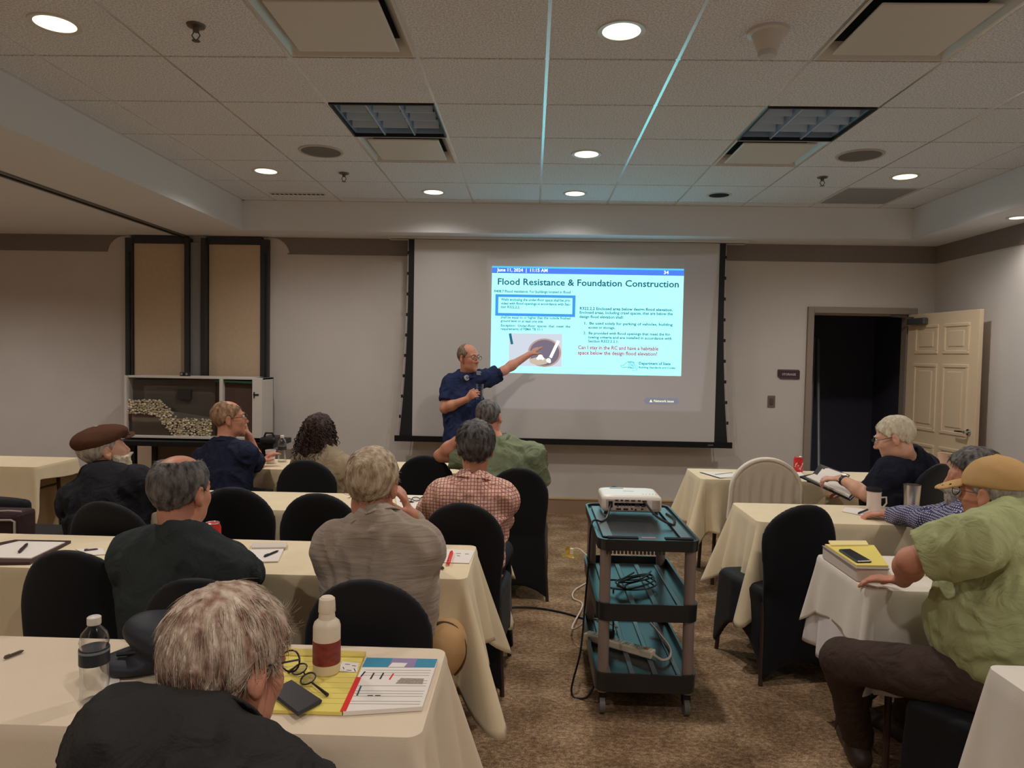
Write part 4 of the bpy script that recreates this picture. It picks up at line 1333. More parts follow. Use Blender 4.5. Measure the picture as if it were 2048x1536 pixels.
    for k in 'LR':
        f_ = an[k].copy(); f_[2] = .0
        tv = unit((toes or {}).get(k, fw+right*(.18 if k == 'R' else -.18))); toe = f_+tv*.17; heel = f_-tv*.05
        def sf_(p, toe=toe, heel=heel, f_=f_):
            z3 = np.array([0, 0, 1.])
            d = rc(p, heel+z3*.042, toe+z3*.030, .040, .036)
            d = smin(d, rc(p, f_+z3*.05, f_+z3*.11, .044, .042), .03)
            return smax(d, .004-p[:, 2], .006)
        pp = np.stack([toe, heel])
        link('shoe', net_mesh('shoe', sf_, pp.min(0)-.08, pp.max(0)+np.array([.08, .08, .2]), .011, org), o, [shoes])
    # hair
    blo, bhi = head-.19, head+.19
    if hair is not None:
        mh = net_mesh('hair', lambda p: hair_q(hq(p), **hair)*hs, blo, bhi, max(h*.9, .0045), org, relax=0)
        link('hair', mh, o, [hair_m])
        if nstr: strands('hair_strands', mh, A, head, org, nstr, strl, strr, (0, -.055, .115), hair_m, o, seed=len(label))['kind'] = 'stuff'
    if beard is not None:
        def bf(p):
            q = hq(p)
            d = head_q(q, ears=False)-beard.get('th', .012)-.004*vnoise(q*110)
            m_ = smax((q[:, 2]+.036+beard.get('side', .0)*0-.6*np.clip(.06-q[:, 1], 0, .1)*.6)*.8, -(q[:, 1]-.005)*.8, .01)
            m_ = smax(m_, -(sphere(q, (0, .10, -.063), .013)), .004)
            return smax(d, m_, .01)*hs
        link('beard', net_mesh('beard', bf, blo, bhi, max(h*.9, .005), org, relax=0), o, [beard['m']])
    if cap == 'ball':
        def cf_(p):
            q = hq(p)
            d = ell(q, (0, -.012, .040), (.089, .110, .092))-.0015*vnoise(q*40)
            d = smax(d, (.030+.10*np.clip(-q[:, 1], 0, .1)*-.35)-q[:, 2], .006)
            return smin(d, sphere(q, (0, -.01, .132), .007), .003)*hs
        link('cap_crown', net_mesh('cap_crown', cf_, blo, bhi, .005, org), o, [cap_m])
        def br(p):
            q = hq(p); q = q.copy(); q[:, 2] += 3.2*q[:, 0]**2+.28*np.maximum(q[:, 1]-.09, 0)
            d = ell(q, (0, .112, .040), (.078, .085, .011))
            return smax(d, .070-q[:, 1], .006)*hs
        link('cap_brim', net_mesh('cap_brim', br, head-.24, head+.24, .0045, org), o, [cap_m])
    elif cap == 'flat':
        def cf_(p):
            q = hq(p)
            d = ell(q, (0, -.012, .062), (.094, .122, .062))
            d = smin(d, ell(q, (0, .040, .082), (.082, .088, .034)), .03)-.002*vnoise(q*45)
            return smax(d, .036+.18*np.clip(q[:, 1], -.1, .1)-q[:, 2], .012)*hs
        link('cap_crown', net_mesh('cap_crown', cf_, blo, bhi, .006, org), o, [cap_m])
        def br(p):
            q = hq(p); q = q.copy(); q[:, 2] += 3.*q[:, 0]**2
            return smax(ell(q, (0, .105, .060), (.074, .052, .007)), .06-q[:, 1], .006)*hs
        link('cap_brim', net_mesh('cap_brim', br, head-.22, head+.22, .0045, org), o, [cap_m])
    tow = lambda q: np.asarray(q)*hs@A+head-org
    if glasses:
        b = MB()
        for s in (-1, 1):
            c_ = np.array([s*.033, .113, .008])
            b.tube([tow(c_+np.array([.024*cos(t), -.006*abs(cos(t))*(1 if s*cos(t) > 0 else .2), .018*sin(t)])) for t in np.linspace(0, 2*pi, 17)], .0016, 6)
            b.tube([tow((s*.057, .106, .014)), tow((s*.076, .085, .016)), tow((s*.083, .0, .010)), tow((s*.081, -.022, -.006))], .0017, 6)
        b.tube([tow((-.010, .115, .012)), tow((0, .119, .014)), tow((.010, .115, .012))], .0015, 6)
        gl = b.build('glasses', FRAMEM, o, smooth=True)
    if eyes:
        for s in (-1, 1):
            b = MB(); c_ = np.array([s*.031, .0835, .012])
            b.lathe([(0, .0125), (.0052, .0116), (.0058, .0112)], n=12, M=Matrix(tuple(map(tuple, (np.stack([A[0], -A[2], A[1]]).T)))), c=tuple(tow(c_)))
            b.cur = 1
            b.lathe([(.0058, .0112), (.0095, .0085), (.0125, .0), (0, -.0125)], n=12, M=Matrix(tuple(map(tuple, (np.stack([A[0], -A[2], A[1]]).T)))), c=tuple(tow(c_)))
            b.build('eye', [IRIS, EYEW], o, smooth=True)
            b = MB().tube([tow((s*.016, .097, .033)), tow((s*.032, .096, .038)), tow((s*.048, .083, .032))], [.003, .004, .002], 6)
            if hair_m and brow: b.build('eyebrow', hair_m, o, smooth=True)
    if watch:
        a = AR[watch]; c_ = a['E']+(a['W']-a['E'])*.90; ax = unit(a['W']-a['E'])
        z3 = unit(np.cross(ax, a['n'])); y3 = np.cross(z3, ax)
        Mx = Matrix(tuple(map(tuple, np.stack([y3, z3, ax]).T)))
        b = MB().lathe([(.030, -.010), (.0335, -.009), (.0335, .009), (.030, .010)], n=20, M=Mx, c=tuple(c_-org))
        wb = b.build('watch', BLACKP, o, smooth=True)
        MB().lathe([(0, .006), (.015, .006), (.016, 0)], n=16, M=Matrix(tuple(map(tuple, np.stack([ax, z3, -unit(a['n'])]).T))), c=tuple(c_-org-unit(a['n'])*.033)).build('watch_face', STEEL, wb)
    return o, AR, shirtf, A, org

H_GREY = hairm('hair_grey', (120, 112, 106), (205, 196, 184)); H_WHITE = hairm('hair_white', (196, 180, 150), (240, 230, 206)); H_DARK = hairm('hair_dark_grey', (40, 37, 40), (110, 106, 106))
H_BRN = hairm('hair_brown_grey', (86, 66, 52), (160, 138, 116)); H_CURL = hairm('hair_dark_curls', (28, 20, 20), (82, 58, 50)); H_SALT = hairm('hair_salt_pepper', (44, 40, 40), (128, 122, 118))
H_SAND = hairm('hair_sandy', (104, 72, 50), (186, 150, 116)); H_FG = hairm('hair_foreground', (140, 98, 78), (228, 212, 190)); H_BLOND = hairm('hair_sandy_grey', (150, 122, 92), (226, 208, 180))
NAVY = mat('navy_jersey', lin((36, 40, 62)), .85, spec=.2, wr=.5, bump=.1, bscale=400)
NAVYB = mat('navy_polo', lin((34, 36, 50)), .85, spec=.2, wr=.5, bump=.1, bscale=400)
NAVYP = mat('presenter_navy', lin((40, 50, 84)), .85, spec=.2, wr=.5, bump=.1, bscale=400)
DJACK = mat('dark_jacket', lin((34, 35, 40)), .8, spec=.2, wr=.5, bump=.15, bscale=200)
DGREEN = mat('dark_green_shirt', lin((52, 58, 58)), .85, spec=.2, wr=.5, bump=.15, bscale=300)
FJACK = mat('foreground_jacket', lin((44, 42, 40)), .8, spec=.25, wr=.5, bump=.15, bscale=200)
SWEAT = mat('grey_sweater', lin((168, 152, 136)), .95, spec=.1, var=.10, vscale=26, stretch=(.4, .4, 3), wr=.3, bump=.35, bscale=320, sheen=.2)
CARD = mat('beige_cardigan', lin((166, 148, 122)), .95, spec=.1, wr=.5, bump=.3, bscale=260)
GPOLO = mat('sage_polo', lin((128, 138, 110)), .9, spec=.15, wr=.5, bump=.12, bscale=400)
GSHIRT = mat('pale_green_shirt', lin((172, 176, 128)), .8, spec=.2, wr=.5, bump=.12, bscale=400)
PINK = checked('pink_check', lin((236, 192, 168)), lin((176, 98, 96)), lin((150, 104, 110)), 62, .22)
BLUEC = checked('blue_check', lin((196, 192, 204)), lin((58, 58, 96)), lin((66, 66, 110)), 85, .42)
TRB = mat('brown_trousers', lin((70, 56, 50)), .85, spec=.2, wr=.5, bump=.1, bscale=300)
TRD = mat('dark_trousers', lin((40, 40, 46)), .85, spec=.2, wr=.5, bump=.1, bscale=300)
TRK = mat('khaki_trousers', lin((190, 158, 116)), .85, spec=.2, wr=.5, bump=.1, bscale=300)
TANC = mat('tan_cap', lin((206, 166, 112)), .85, spec=.2, bump=.15, bscale=500)
BRNC = mat('brown_felt_cap', lin((88, 60, 46)), .95, spec=.1, bump=.3, bscale=400)

tz = TZ+.045
# the presenter, pointing at the slide with a glass in the other hand
Wl = P(1058, 709, 6.58); Wr = P(935, 798, 6.12)
pr, AR_I, sh_I, A_I, org_I = person('standing man in navy polo pointing at the slide and holding a glass', P(930, 925, 6.32), P(931, 757, 6.34), P(937, 716, 6.30), -128, -4, -2, -155, sh=.195, bulk=1.04, belly=.45,
    arms={'L': dict(el=P(1008, 741, 6.48), wr=Wl, d=P(1088, 688, 6.66)-Wl, n=(0, .25, -1), curl=(.05, .12, .22, .3)),
          'R': dict(el=P(889, 817, 6.22), wr=Wr, d=(.55, -.62, .45), n=(.80, .58, .05), curl=.85)},
    shoulders={'L': P(974, 757, 6.42), 'R': P(899, 768, 6.30)},
    shirt=NAVYP, trousers=TRD, hair=dict(th=.007, bald=((0, .055, .10), (.075, .085, .075)), hi=.01), hair_m=H_BRN, stand=True, glasses=True, eyes=True, h=.0055, hip_drop=.12, nstr=500, strr=.0012, strl=.02)

# row by the screen
person('man in navy shirt with hand on chin at the far left table', (P(455, 1000, 4.62)[0], 4.62, .56), P(447, 898, 4.66), P(458, 838, 4.72), -62, 2, 0, -22, sh=.185, bulk=1.0,
    arms={'R': dict(el=P(516, 930, 4.93), wr=P(497, 872, 4.88), d=(-.25, -.1, .9), n=(-.9, -.25, 0), curl=.75), 'L': dict(wr=P(520, 925, 5.0), hint=(-.6, 0, -1))},
    shirt=NAVY, trousers=TRD, hair=dict(th=.008, bald=((0, .03, .115), (.05, .065, .045)), hi=.0), hair_m=H_SAND, glasses=True, eyes=True, h=.0062, nstr=600, strr=.0013, strl=.02)
wo, AR_F, _, A_F, org_F = person('woman with long dark curly hair in beige cardigan', (P(640, 1000, 4.60)[0], 4.62, .56), P(652, 918, 4.66), P(641, 868, 4.74), -18, -8, 0, -12, sh=.165, bulk=.90,
    arms={'R': dict(wr=P(700, 925, 5.02), d=(-.1, 1, 0), n=(-.3, 0, -1), curl=.8), 'L': dict(wr=P(600, 925, 5.0))},
    skin_=SK2, shirt=CARD, sleeve='long', collar='crew', trousers=TRD, hair=None, h=.0065, folds=1.3)
person('man in sage green polo with hand behind his head', (P(1005, 1040, 4.66)[0], 4.68, .56), P(1003, 895, 4.68), P(978, 836, 4.70), -14, -2, 6, -4, sh=.215, bulk=1.22, belly=.4,
    arms={'L': dict(el=P(880, 912, 4.70), wr=P(938, 862, 4.60), d=(.85, .05, .55), n=(.35, .8, -.3), curl=.5), 'R': dict(wr=P(1040, 985, 5.0))},
    shirt=GPOLO, collar_m=mat('sage_collar', lin((92, 100, 80)), .9), trousers=TRD, hair=dict(th=.006, rough=.002, tuft=110), hair_m=H_SALT, h=.0062, nstr=900, strr=.0012, strl=.010)
# second row
person('man in brown flat cap and dark jacket', (P(205, 1100, 3.2)[0], 3.28, .56), P(205, 963, 3.36), P(206, 902, 3.42), -38, 9, 3, -12, sh=.185, bulk=1.04,
    arms={'L': dict(wr=(-2.12, 3.72, tz)), 'R': dict(wr=(-1.62, 3.75, tz))},
    skin_=SK2, shirt=DJACK, sleeve='long', collar='shirt', trousers=TRD, hair=dict(th=.006), hair_m=H_GREY, cap='flat', cap_m=BRNC, beard=dict(th=.016, m=H_WHITE), glasses=False, h=.006, folds=1.15, nstr=0)
person('man in pink checked shirt with thick grey hair', (P(940, 1120, 3.38)[0], 3.38, .56), P(945, 974, 3.42), P(951, 897, 3.47), 4, -3, 0, 2, sh=.145, bulk=.90,
    arms={'L': dict(el=P(858, 1020, 3.55), wr=P(882, 1000, 3.78), n=(0, 0, -1)), 'R': dict(el=P(1000, 1040, 3.50), wr=P(960, 1005, 3.78))},
    shirt=PINK, sleeve='long', collar='shirt', trousers=TRD, hair=dict(th=.018, rough=.006, lift=.008), hair_m=H_DARK, h=.006, nstr=1600, strr=.0012, strl=.04, folds=1.1)
# third row
person('bald-crowned man in dark green shirt seen from behind', (P(362, 1250, 2.25)[0], 2.24, .56), P(362, 1092, 2.22), P(362, 985, 2.27), -14, -4, 0, -6, sh=.165, bulk=1.0,
    arms={'L': dict(wr=P(262, 1120, 2.70), el=P(245, 1165, 2.42)), 'R': dict(el=P(488, 1150, 2.36), wr=P(440, 1120, 2.66))},
    shirt=DGREEN, sleeve='long', collar='crew', trousers=TRD, hair=dict(th=.010, bald=((0, -.012, .128), (.054, .085, .046)), rough=.003), hair_m=H_SALT, h=.0055, nstr=2200, strr=.0009, strl=.018, folds=1.05)
person('man in grey sweater resting his head on his hand', (P(760, 1300, 2.30)[0], 2.30, .56), P(755, 1064, 2.30), P(745, 968, 2.37), -8, -4, -4, -2, sh=.140, bulk=.95, belly=.2,
    arms={'R': dict(el=P(845, 1135, 2.62), wr=P(822, 1032, 2.50), d=(-.30, -.25, .9), n=(-.95, -.1, -.2), curl=.7), 'L': dict(el=P(682, 1150, 2.46), wr=P(710, 1120, 2.72))},
    shirt=SWEAT, sleeve='long', collar='polo', trousers=TRK, hair=dict(th=.010, rough=.004), hair_m=H_BLOND, h=.0052, nstr=2600, strr=.0009, strl=.032, folds=1.0)
# foreground
person('grey-haired man in dark jacket in the left foreground', (-.46, .80, .56), P(392, 1540, .98), P(455, 1334, 1.12), -27, -18, 6, -20, sh=.20, bulk=1.0,
    arms={'R': dict(el=P(600, 1640, 1.10), wr=P(490, 1500, 1.30), d=(-.4, 1, 0), n=(0, 0, -1)), 'L': dict(wr=(-.70, 1.46, tz+.02))},
    shoulders={'L': P(242, 1500, .97), 'R': P(555, 1615, .97)},
    shirt=FJACK, sleeve='long', collar='shirt', trousers=TRD, hair=dict(th=.013, rough=.006, lift=.004, hi=.0), hair_m=H_FG, glasses=True, h=.0048, nstr=6500, strr=.00075, strl=.042, folds=1.2, hs=.97)
# right side
person('white-haired man in navy polo writing on a clipboard', (P(1812, 1090, 4.15)[0], 4.22, .56), P(1818, 921, 4.20), P(1790, 876, 4.12), 58, -20, 0, 38, sh=.20, bulk=1.12, belly=.3,
    arms={'L': dict(el=P(1735, 990, 4.18), wr=P(1683, 958, 4.38), d=(-1, .35, -.05), n=(.1, .1, -1), curl=.9), 'R': dict(wr=P(1700, 985, 4.75), hint=(.3, 0, -1))},
    skin_=SK2, shirt=NAVYB, trousers=TRD, hair=dict(th=.009, rough=.004, hi=.0), hair_m=H_WHITE, glasses=True, eyes=True, h=.006, nstr=1400, strr=.0012, strl=.022, watch='L')
person('bearded man in blue checked shirt behind the man in tan cap', (P(1985, 1200, 3.2)[0], 3.28, .56), P(1956, 1005, 3.24), P(1948, 955, 3.24), 66, -8, 0, 44, sh=.185, bulk=1.05, belly=.3,
    arms={'L': dict(el=P(1862, 1040, 3.36), wr=P(1778, 1028, 3.72), d=(-1, .35, -.10), n=(0, 0, -1), curl=.55), 'R': dict(wr=P(1795, 1040, 3.95), n=(0, 0, -1), hint=(.3, 0, -1))},
    shirt=BLUEC, sleeve='long', collar='shirt', trousers=TRD, hair=dict(th=.020, rough=.006), hair_m=H_SALT, beard=dict(th=.022, m=H_GREY), h=.006, nstr=900, strr=.0013, strl=.03)
kL = P(1684, 1322, 2.50); kL[2] = .505
aL = PZ(1716, 1478, .09)
person('heavy man in tan cap and pale green shirt at the right edge', (1.60, 2.22, .56), P(2034, 1046, 2.34), P(1990, 990, 2.40), 26, -4, 0, 36, sh=.20, bulk=1.18, belly=.75,
    arms={'L': dict(el=P(1822, 1122, 2.30), wr=P(1806, 1160, 2.53), d=(-.75, .6, -.15), n=(0, 0, -1), curl=.35), 'R': dict(wr=P(1900, 1130, 2.75), n=(0, 0, -1))},
    shoulders={'L': P(1942, 1086, 2.18)},
    skin_=SK1, shirt=GSHIRT, trousers=TRB, knees={'L': kL, 'R': (kL[0]+.42, 2.78, .50)}, toes={'L': (.15, 1., 0.)}, ankles={'L': aL, 'R': (kL[0]+.45, 2.90, .09)},
    hair=dict(th=.006), hair_m=H_GREY, cap='ball', cap_m=TANC, glasses=True, eyes=True, h=.0052, nstr=0, folds=1.3, loose=1.3, hip_drop=.10, shoes=mat('brown_leather', lin((60, 46, 40)), .5))

# the woman's curls: corkscrew locks round the head and down the back
def curls():
    rg = random.Random(5)
    head = P(641, 868, 4.74); A = A_F; org = org_F
    def base_(p):
        q = ((p-head.astype(F32))@A.astype(F32).T).astype(F32)
        d = ell(q, (0, -.030, .030), (.096, .112, .108))
        d = smin(d, ell(q, (0, -.055, -.10), (.125, .075, .16)), .05)
        d = smax(d, -ell(q, (0, .10, -.02), (.065, .08, .10)), .02)
        return d-.010*vnoise(q*38)-.006*vnoise(q*80)
    link('hair', net_mesh('hair', base_, head-.34, head+.22, .0075, org, relax=0), wo, [H_CURL])
    b = MB()
    for k in range(230):
        az = rg.uniform(-2.7, 2.7); el_ = rg.uniform(-.3, 1.4)
        d = np.array([sin(az)*cos(el_), -cos(az)*cos(el_), sin(el_)])
        if d[1] > .55 and d[2] < .6: continue
        q0 = np.array([0, -.03, .03])+d*np.array([.090, .105, .10])
        L_ = rg.uniform(.10, .27); r0 = rg.uniform(.006, .011); ph = rg.uniform(0, 6.28); tw = rg.uniform(150, 220)
        path = []
        for i in range(18):
            t = i/17; l = t*L_
            out = d*np.array([1, 1, .2])*(.012+.05*t*rg.uniform(.9, 1.1))
            c_ = q0+out+np.array([0, 0, -l])
            path.append((c_+np.array([cos(ph+l*tw)*r0, sin(ph+l*tw)*r0, 0]))@A+head-org)
        b.tube(path, [.0042*(1-.6*i/17) for i in range(18)], 4)
    o = b.build('curls', H_CURL, wo, smooth=True); o['kind'] = 'stuff'
curls()

# emblem and lettering on the presenter's shirt
def on_shirt(fn, px, py, Y0, Y1):
    ts = np.linspace(Y0, Y1, 600); pts = np.stack([P(px, py, t) for t in ts]).astype(F32)
    d = fn(pts); k = np.argmax(d < 0); return pts[max(k-1, 0)].astype(float)
def patch(px, py, r_, mats, name, w_=None, h_=None):
    c_ = on_shirt(sh_I, px, py, 5.8, 6.6)
    e = 1e-2; n_ = unit([sh_I((c_+np.eye(3)[i]*e)[None].astype(F32))[0]-sh_I((c_-np.eye(3)[i]*e)[None].astype(F32))[0] for i in range(3)])
    x_ = unit(np.cross((0, 0, 1), n_)); y_ = np.cross(n_, x_)
    return c_+n_*.017, n_, x_, y_
c_, n_, x_, y_ = patch(932, 756, .02, None, '')
M3 = Matrix(tuple(map(tuple, np.stack([x_, y_, n_]).T)))
em_ = MB().lathe([(0, .001), (.018, .001), (.024, 0), (.024, -.012)], n=20, M=M3, c=tuple(c_-org_I)).build('emblem', mat('emblem_grey', lin((190, 186, 190)), .7), pr)
b = MB()
for dx, dy, w_, h_ in ((0, .008, .022, .005), (-.004, -.001, .012, .006), (.006, -.004, .010, .005), (0, -.012, .02, .003)):
    b.box(tuple(c_-org_I+x_*dx+y_*dy+n_*.0025), (w_, h_, .001), M=M3)
b.build('emblem_mark', mat('emblem_dark', lin((50, 55, 80)), .7), em_)
c_, n_, x_, y_ = patch(957, 748, .02, None, '')
M3 = Matrix(tuple(map(tuple, np.stack([x_, y_, n_]).T)))
b = MB()
for k, (w_, dx) in enumerate(((.040, 0), (.046, .002), (.034, -.003), (.038, 0))):
    b.box(tuple(c_-org_I+y_*(.016-.011*k)+x_*dx), (w_, .004, .001), M=M3)
b.build('embroidered_lettering', mat('thread_white', lin((200, 200, 205)), .7), pr)

# ------------------------------------------------------------------ cart with projector
CX0, CX1, CY0, CY1 = .300, .735, 3.04, 3.80
cart = empty('utility_cart', ((CX0+CX1)/2, (CY0+CY1)/2, 0), label='black three-shelf utility cart with grey posts in the aisle', cat='cart')
CW, CD = CX1-CX0, CY1-CY0
TRAY = mat('glossy_black_tray', lin((34, 38, 40)), .30, spec=.7, bump=.04, bscale=120)
RIBM = mat('tray_rib_streak', lin((84, 92, 94)), .34, spec=.9)  # paler colour carries the screen's reflected streaks on the ribs
def tray(z, rim, deep, name):
    b = MB()
    b.rbox((0, 0, z-.004), (CW, CD, .018), .05)
    o = b.build(name, TRAY, cart, bevel=.004)
    # raised rim as a swept band
    pts = []
    a, d_ = CW/2-.05, CD/2-.05
    for k, (sx, sy) in enumerate(((1, 1), (-1, 1), (-1, -1), (1, -1))):
        for i in range(6):
            t = k*pi/2+i*pi/10
            pts.append((sx*a+.05*cos(t), sy*d_+.05*sin(t)))
    n = len(pts); b = MB(); vs = []
    for (k_, zz) in ((1., z-deep), (1.012, z+rim), (.965, z+rim), (.955, z+.004)):
        vs += [(x*k_, y*(1+(k_-1)*CW/CD), zz) for x, y in pts]
    fs = [(r_*n+i, r_*n+(i+1) % n, (r_+1)*n+(i+1) % n, (r_+1)*n+i) for r_ in range(3) for i in range(n)]
    b.add(vs, fs); b.build('rim', TRAY, o, smooth=True)
    return o
t1 = tray(.755, .018, .03, 'top_shelf'); t2 = tray(.455, .04, .035, 'middle_shelf'); t3 = tray(.155, .035, .045, 'bottom_shelf')
for t, z in ((t2, .455), (t3, .155)):
    for x in (-.155, -.05, .05, .155):
        MB().box((x, 0, z+.008), (.024, CD-.12, .008)).build('rib', RIBM, t, bevel=.003)
for x in (-.17, .17): MB().box((x, .0, .768), (.045, CD-.14, .008)).build('rib', RIBM, t1, bevel=.003)
b = MB()
for i in range(16): b.box((-.18+.016*i, -CD/2-.002, .720), (.009, .012, .014))
b.build('grip_teeth', TRAY, t1)
MB().box((-.11, -CD/2+.03, .775), (.13, .03, .006)).build('handle_recess', DARK, t1)
MB().box((.13, -CD/2+.03, .775), (.12, .03, .006)).build('handle_recess', DARK, t1)
MB().box((.0, -CD/2+.03, .7765), (.06, .02, .002)).build('maker_label', mat('label_pink', lin((150, 110, 110)), .5), t1)
for sx in (-1, 1):
    for sy in (-1, 1): MB().tube([(sx*(CW/2-.035), sy*(CD/2-.035), .1), (sx*(CW/2-.035), sy*(CD/2-.035), .755)], .024, 14).build('post', mat('post_grey', lin((142, 124, 116)), .4), cart, smooth=True)
    for sy in (-1, 1):
        w_ = MB().tube([(sx*(CW/2-.035)-.012, sy*(CD/2-.04), .036), (sx*(CW/2-.035)+.012, sy*(CD/2-.04), .036)], .036, 16)
        w_ = w_.build('caster', mat('caster_grey', lin((110, 108, 106)), .5), cart, smooth=True)
        MB().box((sx*(CW/2-.035), sy*(CD/2-.05), .075), (.034, .04, .06)).build('fork', BLACKM, w_, bevel=.004)

# projector
PX, PYY, PZZ = .505, 3.62, .775
pj = empty('projector', (PX, PYY, PZZ), label='white projector with ports at its back on the cart top', cat='projector')
PW = mat('projector_white', lin((236, 226, 214)), .35, spec=.6)
link('case', net_mesh('case', lambda p: rbox_d(p, (0, 0, .056), (.152, .118, .043), .022)+.004*np.clip((np.abs(p[:, 0])-.1)/.05, 0, 1), (-.18, -.15, 0), (.18, .15, .12), .0065), pj, [PW])
MB().box((-.025, -.112, .052), (.205, .012, .056)).build('port_panel', mat('port_beige', lin((196, 178, 168)), .5), pj, bevel=.003)
PORT = mat('port_dark', lin((58, 42, 58)), .5)
b = MB(); b.box((-.105, -.119, .055), (.02, .006, .03)); b.build('power_inlet', BLACKP, pj)
for k, (x, z, w_, h_) in enumerate(((-.075, .075, .016, .006), (-.05, .075, .012, .007), (-.025, .075, .02, .006), (.005, .075, .02, .006), (.035, .075, .014, .006), (.06, .073, .02, .008), (-.07, .05, .009, .009), (-.05, .052, .007, .007), (-.035, .052, .007, .007), (-.02, .052, .007, .007),
                                    (-.005, .052, .007, .007), (.025, .052, .026, .008), (.055, .05, .02, .009), (-.065, .032, .024, .009), (-.03, .032, .024, .009), (0, .034, .009, .009), (.018, .03, .01, .010), (.05, .034, .012, .007))):
    MB().box((x, -.1185, z), (w_, .004, h_)).build('port', PORT, pj, bevel=.001)
b = MB()
for k in range(8): b.box((.118, -.1165+.0*k, .034+.006*k), (.04, .004, .002))
b.build('vent', mat('vent_beige', lin((170, 152, 138)), .6), pj)
MB().box((-.055, .08, .0995), (.07, .03, .003)).build('focus_window', mat('window_grey', lin((150, 150, 148)), .3), pj, bevel=.001)
text_mesh('maker_lettering', 'EPSON', .018, mat('letter_grey', lin((150, 150, 148)), .5), pj, Matrix.Translation((-.03, -.005, .0992)), bold=.02)
b = MB()
for k in range(6): b.box((.06+.016*k, -.07, .0995), (.006, .006, .001))
b.build('button', mat('btn_grey', lin((170, 168, 160)), .5), pj)
for sx in (-1, 1): MB().lathe([(.0, .0), (.014, .0), (.012, .016), (0, .016)], c=(sx*.12, -.085, 0), n=12).build('foot', BLACKP, pj)
MB().lathe([(0, .0), (.04, .0), (.042, .012), (.034, .016), (.03, .006), (0, .004)], n=24, M=Matrix.Rotation(-pi/2, 3, 'X'), c=(-.06, .116, .058)).build('lens', mat('lens_glass', lin((30, 34, 50)), .05, spec=1.), pj, smooth=True)
# the projector's own beam: dim frame light that falls on the screen and the presenter's arm
ld = bpy.data.lights.new('projector_beam', 'SPOT'); ld.energy = 30; ld.spot_size = radians(44); ld.spot_blend = .0; ld.shadow_soft_size = .015; ld.color = (.82, .80, 1.0)
ld.use_nodes = True
nt = ld.node_tree; N = nt.nodes; L = nt.links
em_n = [n for n in N if n.type == 'EMISSION'][0]
geo = N.new('ShaderNodeTexCoord'); sep = N.new('ShaderNodeSeparateXYZ'); L.new(geo.outputs['Normal'], sep.inputs[0])
def mth(op, a, b_=None):
    n = N.new('ShaderNodeMath'); n.operation = op
    for i, v in enumerate((a, b_)):
        if v is None: continue
        if isinstance(v, (int, float)): n.inputs[i].default_value = v
        else: L.new(v, n.inputs[i])
    return n.outputs[0]
lpos = np.array([PX-.06, PYY+.15, PZZ+.058])
fr_c = np.array([(S(984, 533)[0]+.31+1.655)/2, SY, .5*(2.40+1.06)])
zv = unit(lpos-fr_c); xv = unit(np.cross((0, 0, 1), zv)); yv = np.cross(zv, xv)
lo_ = bpy.data.objects.new('projector_beam', ld); COL.objects.link(lo_); lo_.parent = pj
lo_.matrix_world = Matrix(((xv[0], yv[0], zv[0], lpos[0]), (xv[1], yv[1], zv[1], lpos[1]), (xv[2], yv[2], zv[2], lpos[2]), (0, 0, 0, 1)))
lo_.matrix_parent_inverse = Matrix.Identity(4)
lo_.matrix_local = Matrix.Translation((-PX, -PYY, -PZZ)) @ Matrix(((xv[0], yv[0], zv[0], lpos[0]), (xv[1], yv[1], zv[1], lpos[1]), (xv[2], yv[2], zv[2], lpos[2]), (0, 0, 0, 1)))
dist = np.linalg.norm(fr_c-lpos)
az = mth('ABSOLUTE', sep.outputs['Z'])
u_ = mth('ABSOLUTE', mth('DIVIDE', sep.outputs['X'], az)); v_ = mth('ABSOLUTE', mth('DIVIDE', sep.outputs['Y'], az))
msk = mth('MULTIPLY', mth('LESS_THAN', u_, 1.03/dist), mth('LESS_THAN', v_, .70/dist))
L.new(msk, em_n.inputs['Strength'])

CABLE = mat('black_cable', lin((22, 22, 26)), .45)
WCAB = mat('white_cable', lin((214, 200, 186)), .5)
def cable(pts, r, m_, label, name='cable', sub=8):
    "smooth cord through world points"
    pts = [np.asarray(p, float) for p in pts]; out = []
    for i in range(len(pts)-1):
        p0, p1, p2, p3 = pts[max(i-1, 0)], pts[i], pts[i+1], pts[min(i+2, len(pts)-1)]
        for k in range(sub):
            t = k/sub
            out.append(.5*((2*p1)+(-p0+p2)*t+(2*p0-5*p1+4*p2-p3)*t*t+(-p0+3*p1-3*p2+p3)*t**3))
    out.append(pts[-1])
    o = MB().tube(out, r, 6).build(name, m_, smooth=True)
    return tag(o, label, 'cable')
ct = .776
cable([(PX+.06, 3.50, .845), (PX+.10, 3.40, .80), (PX+.16, 3.33, ct), (CX1-.05, 3.36, ct), (CX1-.035, 3.45, ct), (CX1-.05, 3.56, ct)], .006, CABLE, 'thick black video cable curling from the projector over the cart top')
cable([(PX-.105, 3.495, .83), (PX-.13, 3.42, .785), (PX-.16, 3.36, ct), (CX0-.008, 3.30, .78), (CX0-.02, 3.28, .60), (CX0-.03, 3.32, .38), (CX0-.05, 3.25, .2), (CX0-.09, 3.22, .02), (CX0-.03, 3.18, .012), (CX0+.005, 3.15, .08)], .005, CABLE, 'black power cord hanging down the left side of the cart')
# tangle of cables on the middle shelf
rg = random.Random(3); pts = []
for k in range(34):
    t = k*.9
    pts.append((.50+.11*cos(t)*(1-.01*k)+rg.uniform(-.03, .03), 3.36+.09*sin(t*1.07)+rg.uniform(-.03, .03), .478+.0012*k))
cable(pts, .004, CABLE, 'tangled bundle of black cables on the middle shelf of the cart', 'cable_bundle', 5)
